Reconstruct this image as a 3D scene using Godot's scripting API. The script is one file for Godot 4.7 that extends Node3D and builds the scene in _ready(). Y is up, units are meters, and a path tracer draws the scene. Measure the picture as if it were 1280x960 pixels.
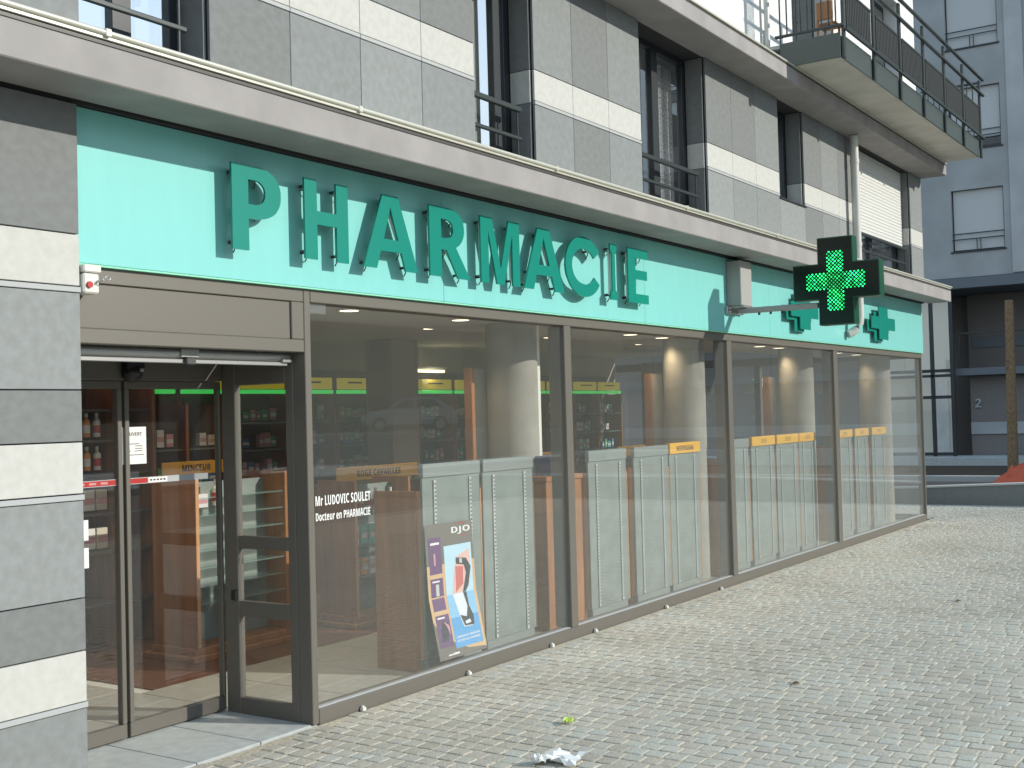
extends Node3D
# A pharmacy on the ground floor of a stone-clad block. The shop front lies in the plane z = 0, x runs along it, the street is at +z.

var M := {}
var box_cache := {}
var taken := {}
var rng := RandomNumberGenerator.new()


# ---------------------------------------------------------------- helpers
func lin(r: float, g: float, b: float) -> Color:
	return Color(r, g, b).linear_to_srgb()

func noise_tex(freq: float, lo: float, hi: float, seed_: int, octaves := 4, kind := FastNoiseLite.TYPE_SIMPLEX_SMOOTH, size := 512, warm := 0.0) -> NoiseTexture2D:
	var n := FastNoiseLite.new()
	n.noise_type = kind
	n.frequency = freq
	n.seed = seed_
	n.fractal_octaves = octaves
	var t := NoiseTexture2D.new()
	t.width = size
	t.height = size
	t.seamless = true
	t.noise = n
	var g := Gradient.new()
	g.set_color(0, Color(lo, lo * (1.0 - warm), lo * (1.0 - 2.0 * warm)))
	g.set_color(1, Color(hi, hi, hi))
	t.color_ramp = g
	return t

func mat(key: String, c: Color, rough := 0.8, metal := 0.0, tex: Texture2D = null, scale := Vector3.ONE, bump: Texture2D = null, bump_cm := 0.0, bump_same := true) -> StandardMaterial3D:
	var m := StandardMaterial3D.new()
	m.resource_name = key
	m.albedo_color = c
	m.roughness = rough
	m.metallic = metal
	if tex or bump:
		m.uv1_triplanar = true
		m.uv1_world_triplanar = true
		m.uv1_scale = scale
	if tex:
		m.albedo_texture = tex
	if bump and bump_cm > 0.0:
		m.heightmap_enabled = true
		m.heightmap_texture = bump
		m.heightmap_scale = bump_cm
	M[key] = m
	return m

func glow(key: String, c: Color, e: float) -> StandardMaterial3D:
	var m := mat(key, c, 0.4)
	m.emission_enabled = true
	m.emission = c
	m.emission_energy_multiplier = e
	return m

func pane_mat(key: String, c: Color, alpha: float, rough := 0.0) -> StandardMaterial3D:
	var m := mat(key, Color(c.r, c.g, c.b, alpha), rough)
	m.transparency = BaseMaterial3D.TRANSPARENCY_ALPHA
	return m

func numbered(called: String) -> String:
	if not taken.has(called):
		taken[called] = 0
		return called
	taken[called] += 1
	return "%s_%03d" % [called, taken[called]]

func thing(called: String, label: String, category: String, at := Vector3.ZERO, group := "") -> Node3D:
	var o := Node3D.new()
	o.name = numbered(called)
	add_child(o)
	o.position = at
	o.set_meta("label", label)
	o.set_meta("category", category)
	if group:
		o.set_meta("group", group)
	return o

func struct(called: String, at := Vector3.ZERO) -> Node3D:
	var o := Node3D.new()
	o.name = numbered(called)
	add_child(o)
	o.position = at
	o.set_meta("kind", "structure")
	return o

func origin_of(p: Node3D) -> Vector3:
	var v := Vector3.ZERO
	var n: Node = p
	while n and n != self:
		v += (n as Node3D).position
		n = n.get_parent()
	return v

func put(parent: Node3D, called: String, mesh: Mesh, m: Material, at: Vector3) -> MeshInstance3D:
	# at: place in the world, for parents that are not turned
	var o := MeshInstance3D.new()
	o.name = called
	o.mesh = mesh
	o.material_override = m
	parent.add_child(o, true)
	o.position = at - origin_of(parent)
	return o

func tri(st: SurfaceTool, a: Vector3, b: Vector3, c: Vector3, out: Vector3) -> void:
	var n := (c - a).cross(b - a)
	if n.length_squared() < 1e-16:
		return
	n = n.normalized()
	st.set_normal(n if n.dot(out) >= 0.0 else -n)
	st.add_vertex(a)
	if n.dot(out) >= 0.0:
		st.add_vertex(b)
		st.add_vertex(c)
	else:
		st.add_vertex(c)
		st.add_vertex(b)

func quad(st: SurfaceTool, a: Vector3, b: Vector3, c: Vector3, d: Vector3, out: Vector3) -> void:
	tri(st, a, b, c, out)
	tri(st, a, c, d, out)

func begin() -> SurfaceTool:
	var st := SurfaceTool.new()
	st.begin(Mesh.PRIMITIVE_TRIANGLES)
	return st

func add_box(st: SurfaceTool, lo: Vector3, hi: Vector3, bevel := 0.0) -> void:
	var c := (lo + hi) / 2.0
	var h := (hi - lo) / 2.0
	var b := minf(bevel, 0.45 * minf(h.x, minf(h.y, h.z)))
	var v := func(s: Vector3, axis: int) -> Vector3:
		var e := h - Vector3(b, b, b)
		e[axis] = h[axis]
		return c + s * e
	for axis in 3:
		var u := (axis + 1) % 3
		var w := (axis + 2) % 3
		for s in [-1.0, 1.0]:
			var q := []
			for k in [[-1, -1], [1, -1], [1, 1], [-1, 1]]:
				var t := Vector3.ZERO
				t[axis] = s
				t[u] = k[0]
				t[w] = k[1]
				q.append(v.call(t, axis))
			var out := Vector3.ZERO
			out[axis] = s
			quad(st, q[0], q[1], q[2], q[3], out)
			if b > 0.0:
				for s2 in [-1.0, 1.0]:   # the edge between this face and the face across u
					var t0 := Vector3.ZERO
					t0[axis] = s
					t0[u] = s2
					t0[w] = -1
					var t1 := t0
					t1[w] = 1
					quad(st, v.call(t0, axis), v.call(t1, axis), v.call(t1, u), v.call(t0, u), out + Vector3(t0.x, t0.y, t0.z))
	if b > 0.0:
		for sx in [-1.0, 1.0]:
			for sy in [-1.0, 1.0]:
				for sz in [-1.0, 1.0]:
					var s := Vector3(sx, sy, sz)
					tri(st, v.call(s, 0), v.call(s, 1), v.call(s, 2), s)

func box_mesh(size: Vector3, bevel: float) -> Mesh:
	var key := "%.4f %.4f %.4f %.4f" % [size.x, size.y, size.z, bevel]
	if not box_cache.has(key):
		var st := begin()
		add_box(st, -size / 2.0, size / 2.0, bevel)
		box_cache[key] = st.commit()
	return box_cache[key]

func bx(parent: Node3D, called: String, x0: float, x1: float, y0: float, y1: float, z0: float, z1: float, m: Material, bevel := 0.003) -> MeshInstance3D:
	return put(parent, called, box_mesh(Vector3(absf(x1 - x0), absf(y1 - y0), absf(z1 - z0)), bevel), m, Vector3(x0 + x1, y0 + y1, z0 + z1) / 2.0)

func lathe(profile: Array, seg := 24, smooth := true) -> Mesh:
	# profile: [radius, y] from the bottom up
	var st := begin()
	for i in profile.size() - 1:
		var p: Array = profile[i]
		var q: Array = profile[i + 1]
		for k in seg:
			var a0 := TAU * k / seg
			var a1 := TAU * (k + 1) / seg
			var d0 := Vector3(cos(a0), 0, sin(a0))
			var d1 := Vector3(cos(a1), 0, sin(a1))
			var slope := Vector3(0, p[0] - q[0], 0)
			var run: float = q[1] - p[1]
			var n0 := (d0 * run + slope).normalized()
			var n1 := (d1 * run + slope).normalized()
			var pts := [[d0 * p[0] + Vector3(0, p[1], 0), n0], [d1 * p[0] + Vector3(0, p[1], 0), n1], [d1 * q[0] + Vector3(0, q[1], 0), n1], [d0 * q[0] + Vector3(0, q[1], 0), n0]]
			for t in [[0, 1, 2], [0, 2, 3]]:
				for j in t:
					st.set_normal(pts[j][1] if smooth else (n0 + n1).normalized())
					st.add_vertex(pts[j][0])
	return st.commit()

func tube(points: Array, r: float, seg := 10, caps := true) -> Mesh:
	var st := begin()
	var rings := []
	for i in points.size():
		var p: Vector3 = points[i]
		var d: Vector3 = (points[mini(i + 1, points.size() - 1)] - points[maxi(i - 1, 0)]).normalized()
		var side := d.cross(Vector3.UP if absf(d.y) < 0.9 else Vector3.RIGHT).normalized()
		var up := side.cross(d).normalized()
		var ring := []
		for k in seg:
			var a := TAU * k / seg
			var n := side * cos(a) + up * sin(a)
			ring.append([p + n * r, n])
		rings.append(ring)
	for i in points.size() - 1:
		for k in seg:
			var k1 := (k + 1) % seg
			var q := [rings[i][k], rings[i][k1], rings[i + 1][k1], rings[i + 1][k]]
			for t in [[0, 1, 2], [0, 2, 3]]:
				var a: Vector3 = q[t[0]][0]
				var b: Vector3 = q[t[1]][0]
				var c: Vector3 = q[t[2]][0]
				var order: Array = t
				if (c - a).cross(b - a).dot(q[t[0]][1]) < 0.0:
					order = [t[0], t[2], t[1]]
				for j in order:
					st.set_normal(q[j][1])
					st.add_vertex(q[j][0])
	if caps:
		for e in [0, points.size() - 1]:
			var out: Vector3 = points[0] - points[1] if e == 0 else points[e] - points[e - 1]
			for k in seg:
				tri(st, points[e], rings[e][k][0], rings[e][(k + 1) % seg][0], out)
	return st.commit()

func wall_mesh(u0: float, u1: float, v0: float, v1: float, depth: float, holes: Array) -> Mesh:
	# a wall in the x-y plane, front face at z = 0 facing +z, going back to -depth; holes: [u0, u1, v0, v1]
	var us := [u0, u1]
	var vs := [v0, v1]
	for h in holes:
		us.append_array([h[0], h[1]])
		vs.append_array([h[2], h[3]])
	us.sort()
	vs.sort()
	var st := begin()
	var inside := func(u: float, v: float) -> bool:
		for h in holes:
			if u > h[0] and u < h[1] and v > h[2] and v < h[3]:
				return true
		return false
	for i in us.size() - 1:
		for j in vs.size() - 1:
			if us[i + 1] - us[i] < 1e-5 or vs[j + 1] - vs[j] < 1e-5:
				continue
			if inside.call((us[i] + us[i + 1]) / 2.0, (vs[j] + vs[j + 1]) / 2.0):
				continue
			for z in [0.0, -depth]:
				quad(st, Vector3(us[i], vs[j], z), Vector3(us[i + 1], vs[j], z), Vector3(us[i + 1], vs[j + 1], z), Vector3(us[i], vs[j + 1], z), Vector3(0, 0, 1.0 if z == 0.0 else -1.0))
	var rim := holes.duplicate()
	rim.append([u0, u1, v0, v1])
	for k in rim.size():
		var h: Array = rim[k]
		var s := 1.0 if k < holes.size() else -1.0
		quad(st, Vector3(h[0], h[2], 0), Vector3(h[0], h[3], 0), Vector3(h[0], h[3], -depth), Vector3(h[0], h[2], -depth), Vector3(s, 0, 0))
		quad(st, Vector3(h[1], h[2], 0), Vector3(h[1], h[3], 0), Vector3(h[1], h[3], -depth), Vector3(h[1], h[2], -depth), Vector3(-s, 0, 0))
		quad(st, Vector3(h[0], h[2], 0), Vector3(h[1], h[2], 0), Vector3(h[1], h[2], -depth), Vector3(h[0], h[2], -depth), Vector3(0, s, 0))
		quad(st, Vector3(h[0], h[3], 0), Vector3(h[1], h[3], 0), Vector3(h[1], h[3], -depth), Vector3(h[0], h[3], -depth), Vector3(0, -s, 0))
	return st.commit()

func text(parent: Node3D, called: String, words: String, x0: float, x1: float, y0: float, y1: float, z: float, depth: float, m: Material, bold := true) -> MeshInstance3D:
	# words that fill the given box, in the world, facing +z
	var f := SystemFont.new()
	f.font_names = PackedStringArray(["Droid Sans"])
	f.font_weight = 700 if bold else 400
	var t := TextMesh.new()
	t.font = f
	t.text = words
	t.font_size = 64
	t.pixel_size = 0.01
	t.depth = 1.0
	t.curve_step = 1.0
	var a := t.get_aabb()
	var o := put(parent, called, t, m, Vector3.ZERO)
	var s := Vector3((x1 - x0) / a.size.x, (y1 - y0) / a.size.y, depth)
	o.scale = s
	o.position = Vector3(x0, y0, z) - Vector3(a.position.x * s.x, a.position.y * s.y, 0) - origin_of(parent)
	return o


# ---------------------------------------------------------------- scene
func _ready() -> void:
	rng.seed = 7
	camera_and_light()
	materials()
	ground()
	building()
	upper_floor()
	shop_front()
	entrance()
	sign_board()
	cross_sign()
	small_fittings()
	interior()
	displays()
	far_side()
	street_behind()
	litter()


func camera_and_light() -> void:
	var cam := Camera3D.new()
	cam.name = "camera"
	cam.position = Vector3(0, 1.75, 4.786)
	cam.rotation = Vector3(deg_to_rad(1.478), deg_to_rad(-56.365), deg_to_rad(-1.541))
	cam.fov = 2.0 * rad_to_deg(atan(480.0 / 1485.8))
	cam.near = 0.05
	cam.far = 600.0
	add_child(cam)
	cam.current = true
	var env := Environment.new()
	env.background_mode = Environment.BG_SKY
	var sky := ProceduralSkyMaterial.new()
	sky.sky_top_color = Color(0.60, 0.71, 0.82)
	sky.sky_horizon_color = Color(0.90, 0.935, 0.935)
	sky.sky_curve = 0.18
	sky.ground_bottom_color = Color(0.42, 0.42, 0.40)
	sky.ground_horizon_color = Color(0.6, 0.62, 0.63)
	sky.sun_angle_max = 12.0
	sky.energy_multiplier = 1.48
	env.sky = Sky.new()
	env.sky.sky_material = sky
	env.tonemap_mode = Environment.TONE_MAPPER_LINEAR
	env.tonemap_exposure = 1.07
	env.sdfgi_enabled = true
	env.ssao_enabled = true
	env.ssil_enabled = true
	var we := WorldEnvironment.new()
	we.name = "world"
	we.environment = env
	add_child(we)
	var sun := DirectionalLight3D.new()
	sun.name = "sun"
	sun.light_energy = 1.32
	sun.light_color = Color(1.0, 0.98, 0.935)
	sun.light_angular_distance = 0.55
	sun.shadow_enabled = true
	add_child(sun)
	sun.look_at_from_position(Vector3(0.42, 0.475, 1.0) * 20.0, Vector3.ZERO)


func materials() -> void:
	var mottle := noise_tex(0.012, 0.88, 1.0, 3, 5)
	var speck := noise_tex(0.035, 0.94, 1.0, 5, 5, FastNoiseLite.TYPE_SIMPLEX_SMOOTH, 512, 0.006)
	var cloudy := noise_tex(0.022, 0.91, 1.0, 11, 6, FastNoiseLite.TYPE_SIMPLEX_SMOOTH, 512, 0.008)
	var fine := noise_tex(0.12, 0.5, 1.0, 21, 3)
	var grain := noise_tex(0.02, 0.80, 1.0, 9, 4)
	# stone cladding: a few tones of grey slabs and pale slabs
	mat("stone_a", lin(0.218, 0.234, 0.233), 0.75, 0, cloudy, Vector3(1.1, 1.1, 1.1), fine, 0.03)
	mat("stone_b", lin(0.248, 0.264, 0.263), 0.75, 0, cloudy, Vector3(1.3, 1.1, 1.2), fine, 0.03)
	mat("stone_c", lin(0.180, 0.190, 0.189), 0.75, 0, cloudy, Vector3(1.1, 1.4, 1.0), fine, 0.03)
	mat("stone_pale", lin(0.50, 0.50, 0.468), 0.75, 0, speck, Vector3(0.8, 0.8, 0.8), fine, 0.02)
	mat("stone_trim", lin(0.36, 0.37, 0.37), 0.6)
	mat("joint", lin(0.03, 0.03, 0.03), 0.9)
	mat("canopy_paint", lin(0.315, 0.295, 0.285), 0.7, 0, mottle, Vector3(0.35, 0.35, 0.35))
	mat("soffit_paint", lin(0.33, 0.31, 0.28), 0.8, 0, mottle, Vector3(0.3, 0.3, 0.3))
	mat("flashing", lin(0.62, 0.61, 0.52), 0.3, 0.35)
	mat("frame", lin(0.14, 0.128, 0.108), 0.42, 0.15)
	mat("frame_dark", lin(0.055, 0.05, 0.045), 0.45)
	mat("window_frame", lin(0.02, 0.024, 0.028), 0.4)
	mat("rail", lin(0.03, 0.04, 0.04), 0.4, 0.2)
	mat("teal", lin(0.225, 0.58, 0.545), 0.24, 0, noise_tex(0.01, 0.978, 1.0, 77, 4), Vector3(1.2, 0.16, 1.2))
	mat("teal_edge", lin(0.25, 0.66, 0.45), 0.35)
	mat("letter", lin(0.008, 0.215, 0.165), 0.22)
	mat("tube_glass", lin(0.72, 0.74, 0.70), 0.12)
	mat("wire", lin(0.05, 0.05, 0.05), 0.5)
	mat("steel", lin(0.42, 0.42, 0.41), 0.35, 0.7)
	mat("grey_paint", lin(0.33, 0.325, 0.31), 0.5)
	mat("white_plastic", lin(0.62, 0.61, 0.55), 0.4)
	mat("red_plastic", lin(0.42, 0.03, 0.025), 0.35)
	mat("cross_case", lin(0.008, 0.07, 0.035), 0.3)
	mat("cross_face", lin(0.004, 0.010, 0.007), 0.18)
	mat("black", lin(0.012, 0.012, 0.013), 0.35)
	pane_mat("glass_1", lin(0.62, 0.66, 0.60), 0.034)
	pane_mat("glass_2", lin(0.62, 0.66, 0.60), 0.04)
	pane_mat("glass_3", lin(0.62, 0.67, 0.62), 0.052)
	pane_mat("glass_4", lin(0.62, 0.67, 0.63), 0.068)
	pane_mat("glass_clean", lin(0.6, 0.62, 0.6), 0.012)
	pane_mat("glass_dark", lin(0.05, 0.06, 0.06), 0.55)
	pane_mat("shelf_glass", lin(0.35, 0.55, 0.5), 0.25)
	mat("window_void", lin(0.02, 0.022, 0.024), 0.6)
	mat("white_wall", lin(0.78, 0.78, 0.75), 0.85, 0, mottle, Vector3(0.3, 0.3, 0.3))
	mat("shutter", lin(0.60, 0.60, 0.57), 0.55)
	mat("curtain", lin(0.62, 0.64, 0.64), 0.9, 0, noise_tex(0.05, 0.35, 1.0, 31, 3), Vector3(3, 1.6, 3))
	mat("pipe", lin(0.52, 0.52, 0.48), 0.4)
	mat("balcony_panel", lin(0.055, 0.072, 0.068), 0.35)
	mat("balcony_slat", lin(0.012, 0.016, 0.016), 0.5)
	# inside
	mat("tile", lin(0.40, 0.40, 0.35), 0.45, 0, speck, Vector3(0.7, 0.7, 0.7))
	mat("tile_joint", lin(0.55, 0.54, 0.49), 0.8)
	mat("vinyl", lin(0.17, 0.075, 0.04), 0.4, 0, grain, Vector3(0.5, 0.5, 2.0))
	mat("wood", lin(0.37, 0.165, 0.062), 0.45, 0, noise_tex(0.012, 0.82, 1.0, 14, 4), Vector3(1.6, 0.18, 1.6))
	mat("wood_edge", lin(0.52, 0.26, 0.11), 0.5)
	mat("ceiling", lin(0.50, 0.48, 0.43), 0.9)
	mat("inner_wall", lin(0.34, 0.32, 0.28), 0.9)
	mat("column", lin(0.36, 0.35, 0.30), 0.8, 0, mottle, Vector3(0.5, 0.5, 0.5))
	mat("white_strip", lin(0.74, 0.74, 0.66), 0.5)  # white of the strips added for the bright column edges
	mat("board", lin(0.22, 0.26, 0.235), 0.6, 0, mottle, Vector3(0.6, 0.6, 0.6))
	mat("board_cap", lin(0.215, 0.245, 0.23), 0.5)
	mat("slot_rail", lin(0.48, 0.50, 0.48), 0.5)
	mat("yellow", lin(0.72, 0.40, 0.035), 0.5)
	mat("print_brown", lin(0.30, 0.17, 0.03), 0.6)
	mat("ink", lin(0.05, 0.04, 0.03), 0.6)
	mat("shelf_dark", lin(0.09, 0.08, 0.068), 0.6)
	mat("counter", lin(0.28, 0.12, 0.05), 0.4)
	glow("header_lamp", lin(0.30, 0.25, 0.02), 0.55)
	glow("green_lamp", lin(0.05, 0.60, 0.10), 0.6)
	glow("orange_lamp", lin(0.75, 0.12, 0.02), 0.5)
	glow("lamp_disc", lin(1.0, 0.86, 0.62), 2.6)
	glow("lamp_bar", lin(1.0, 0.92, 0.6), 1.6)
	glow("led_bright", lin(0.02, 1.0, 0.24), 3.2)
	glow("led_mid", lin(0.01, 0.85, 0.18), 2.0)
	glow("led_dim", lin(0.005, 0.6, 0.13), 1.0)
	for p in [["p_white", 0.62, 0.62, 0.6], ["p_cream", 0.5, 0.46, 0.36], ["p_teal", 0.06, 0.36, 0.34], ["p_pink", 0.5, 0.26, 0.28], ["p_red", 0.42, 0.06, 0.05], ["p_blue", 0.07, 0.2, 0.42], ["p_green", 0.1, 0.35, 0.16], ["p_orange", 0.6, 0.25, 0.06], ["p_navy", 0.03, 0.04, 0.12]]:
		mat(p[0], lin(p[1], p[2], p[3]), 0.45)
	# outside
	var asphalt := noise_tex(0.15, 0.6, 1.0, 41, 3)
	mat("asphalt", lin(0.06, 0.06, 0.06), 0.9, 0, asphalt, Vector3(0.9, 0.9, 0.9), asphalt, 0.3)
	mat("sand", lin(0.60, 0.55, 0.43), 0.95, 0, noise_tex(0.05, 0.72, 1.0, 43, 5, FastNoiseLite.TYPE_SIMPLEX_SMOOTH, 512, 0.02), Vector3(1.1, 1.1, 1.1), fine, 0.25)
	mat("tower_cream", lin(0.72, 0.68, 0.55), 0.85)
	mat("soffit_white", lin(0.62, 0.59, 0.53), 0.85, 0, mottle, Vector3(0.3, 0.3, 0.3))
	mat("wall_concrete", lin(0.22, 0.225, 0.215), 0.9, 0, speck, Vector3(0.6, 0.6, 0.6), fine, 0.08)
	mat("concrete", lin(0.45, 0.475, 0.46), 0.85, 0, cloudy, Vector3(0.8, 0.8, 0.8), fine, 0.06)
	mat("kerb", lin(0.45, 0.44, 0.41), 0.85, 0, speck, Vector3(0.8, 0.8, 0.8))
	mat("soil", lin(0.10, 0.065, 0.04), 0.95, 0, asphalt, Vector3(0.7, 0.7, 0.7))
	mat("plaster", lin(0.40, 0.415, 0.415), 0.9, 0, mottle, Vector3(0.12, 0.12, 0.12))
	mat("plaster_light", lin(0.50, 0.51, 0.51), 0.9, 0, mottle, Vector3(0.12, 0.12, 0.12))
	mat("dark_brick", lin(0.19, 0.175, 0.165), 0.85, 0, speck, Vector3(0.7, 0.7, 0.7))
	mat("slate_band", lin(0.13, 0.15, 0.165), 0.7)
	mat("shutter_grey", lin(0.50, 0.51, 0.50), 0.6)
	mat("bark", lin(0.42, 0.28, 0.15), 0.9, 0, noise_tex(0.03, 0.5, 1.0, 51, 4), Vector3(3, 0.6, 3), fine, 1.0)
	mat("tarp", lin(0.55, 0.10, 0.04), 0.7)
	mat("brown_stone", lin(0.20, 0.15, 0.10), 0.9, 0, cloudy, Vector3(0.2, 0.2, 0.2))
	mat("paper", lin(0.72, 0.72, 0.70), 0.8)
	mat("moss_green", lin(0.45, 0.58, 0.12), 0.6)
	mat("leaf", lin(0.13, 0.08, 0.04), 0.8)
	mat("car_paint", lin(0.33, 0.34, 0.35), 0.3, 0.5)
	mat("tyre", lin(0.02, 0.02, 0.02), 0.8)
	mat("poster_brown", lin(0.13, 0.12, 0.10), 0.6)
	mat("poster_tan", lin(0.55, 0.36, 0.19), 0.6)
	mat("poster_sky", lin(0.42, 0.62, 0.72), 0.5)
	mat("poster_plum", lin(0.11, 0.045, 0.14), 0.5)
	mat("poster_skin", lin(0.66, 0.42, 0.36), 0.6)
	mat("poster_muscle", lin(0.5, 0.12, 0.10), 0.6)
	mat("poster_black", lin(0.03, 0.035, 0.045), 0.4)
	mat("poster_blue", lin(0.08, 0.31, 0.58), 0.5)
	mat("poster_mid", lin(0.20, 0.45, 0.66), 0.5)
	mat("poster_silver", lin(0.62, 0.66, 0.70), 0.5)


# ---------------------------------------------------------------- ground
func sett_mesh(s: int) -> Mesh:
	# one worn granite sett, 1 x 1 m in plan, to be scaled; its crown is uneven
	var r := RandomNumberGenerator.new()
	r.seed = 100 + s
	var top := []
	var rim := []
	var low := []
	var n := 8
	var cut := 0.10
	for k in n:
		var quarter := k / 2
		var sx: float = [1, -1, -1, 1][quarter]
		var sy: float = [1, 1, -1, -1][quarter]
		var first := (k % 2 == 0) == (quarter % 2 == 0)
		var cc := cut + r.randf_range(-0.05, 0.06)
		var sq := Vector2(sx * (0.5 if first else 0.5 - cc), sy * (0.5 - cc if first else 0.5))
		sq *= 0.955 + r.randf_range(-0.03, 0.02)
		top.append(Vector3(sq.x * 0.88, r.randf_range(-0.0010, 0.0008), sq.y * 0.88))
		rim.append(Vector3(sq.x * 0.985, -0.0020 + r.randf_range(-0.0008, 0.0008), sq.y * 0.985))
		low.append(Vector3(sq.x, -0.03, sq.y))
	var st := begin()
	st.set_smooth_group(0)
	var mid := Vector3(r.randf_range(-0.1, 0.1), r.randf_range(0.0005, 0.002), r.randf_range(-0.1, 0.1))
	for k in n:
		var j := (k + 1) % n
		tri(st, mid, top[k], top[j], Vector3.UP)
		quad(st, top[k], top[j], rim[j], rim[k], Vector3.UP + top[k])
		quad(st, rim[k], rim[j], low[j], low[k], low[k])
	return st.commit()

func ground() -> void:
	var g := struct("ground", Vector3(0, -0.05, 0))
	var plane := PlaneMesh.new()
	plane.size = Vector2(500, 500)
	put(g, "asphalt_sheet", plane, M.asphalt, Vector3(40, -0.05, 0))
	var pv := struct("pavement")
	var bed := begin()
	for a in [[-6.0, 18.55, 0.012, 9.0], [18.55, 21.25, -6.0, 9.0]]:
		add_box(bed, Vector3(a[0], -0.045, a[2]), Vector3(a[1], -0.0042, a[3]))
	put(pv, "sand_joint", bed.commit(), M.sand, Vector3.ZERO)
	# setts: courses run across the pavement (along z), 0.11 m each
	var meshes := []
	for s in 5:
		meshes.append(sett_mesh(s))
	var tones := [Color(0.441, 0.416, 0.349), Color(0.475, 0.455, 0.382), Color(0.503, 0.488, 0.426), Color(0.514, 0.477, 0.404), Color(0.537, 0.516, 0.438), Color(0.525, 0.527, 0.465), Color(0.565, 0.538, 0.460), Color(0.588, 0.561, 0.482)]
	var tex := noise_tex(0.05, 0.82, 1.0, 61, 5, FastNoiseLite.TYPE_SIMPLEX_SMOOTH, 512, 0.01)
	var relief := noise_tex(0.09, 0.0, 1.0, 62, 3)
	var mats := []
	for k in tones.size():
		mats.append(mat("sett_%d" % k, tones[k].linear_to_srgb(), 0.75, 0, tex, Vector3(1.7, 1.7, 1.7), relief, 0.3))
	var drift := FastNoiseLite.new()
	drift.seed = 5
	drift.frequency = 0.35
	var patch := FastNoiseLite.new()
	patch.seed = 12
	patch.frequency = 0.55
	patch.fractal_octaves = 3
	var all := []
	var x := -0.5
	while x < 21.15:
		var z := rng.randf_range(-0.09, 0.0)
		if x > 18.45:
			z -= 4.0
		else:
			z += 0.012
		var w := rng.randf_range(0.102, 0.118)
		while z < 6.5:
			var l := rng.randf_range(0.088, 0.122)
			var zc := z + l / 2.0
			var xc := x + w / 2.0 + 0.03 * drift.get_noise_2d(x * 2.0, zc * 2.0) * minf(1.0, zc * 3.0 if x < 18.4 else 1.0)
			if z >= 0.0 or x > 18.45:
				var b := Basis.from_euler(Vector3(rng.randf_range(-0.009, 0.009), rng.randf_range(-0.05, 0.05), rng.randf_range(-0.009, 0.009)))
				b = b * Basis.from_scale(Vector3(w - 0.004, 1.0, l - 0.004))
				all.append([Transform3D(b, Vector3(xc, rng.randf_range(-0.0018, 0.0018), zc)), rng.randi() % 5, clampi(int(3.5 + 5.0 * patch.get_noise_2d(xc, zc) + rng.randf_range(-1.9, 2.3)), 0, tones.size() - 1)])
			z += l
		x += w
	# the ones that show largest are pieces of their own, the rest one mass
	var eye := Vector3(0, 1.75, 4.786)
	var ahead := Vector3(0.833, 0, -0.553)
	var side := Vector3(0.553, 0, 0.833)
	var near := []
	for i in all.size():
		var d: Vector3 = all[i][0].origin - eye
		var deep := d.dot(ahead)
		var u := d.dot(side) / maxf(deep, 0.01)
		var v := -d.y / maxf(deep, 0.01)
		if deep > 1.0 and absf(u) < 0.42 and v < 0.335:
			near.append([deep, i])
	near.sort_custom(func(p, q): return p[0] < q[0])
	var single := {}
	for k in mini(300, near.size()):
		single[near[k][1]] = true
	for i in single:
		var o := put(pv, "sett", meshes[all[i][1]], mats[all[i][2]], Vector3.ZERO)
		o.transform = all[i][0]
	var groups := {}
	for i in all.size():
		if not single.has(i):
			groups.get_or_add(all[i][1], []).append(all[i])
	var mm_mat := mat("sett_mass", Color.WHITE, 0.75, 0, tex, Vector3(1.7, 1.7, 1.7), relief, 0.3)
	mm_mat.vertex_color_use_as_albedo = true
	for s in groups:
		var mm := MultiMesh.new()
		mm.transform_format = MultiMesh.TRANSFORM_3D
		mm.use_colors = true
		mm.mesh = meshes[s]
		mm.instance_count = groups[s].size()
		for k in groups[s].size():
			mm.set_instance_transform(k, groups[s][k][0])
			mm.set_instance_color(k, tones[groups[s][k][2]])
		var o := MultiMeshInstance3D.new()
		o.name = "sett_mass"
		o.multimesh = mm
		o.material_override = mm_mat
		pv.add_child(o, true)
		o.set_meta("kind", "stuff")
	# the smooth slab before the door
	var slab := struct("doorstep", Vector3(4.2, 0, -0.4))
	for k in 4:
		bx(slab, "slab", 3.30 + k * 0.45, 3.30 + k * 0.45 + 0.444, -0.05, 0.004, -0.76, -0.012, M.concrete, 0.003)


# ---------------------------------------------------------------- the building
func stone(k: int) -> Material:
	return [M.stone_a, M.stone_b, M.stone_c][k % 3]

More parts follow.
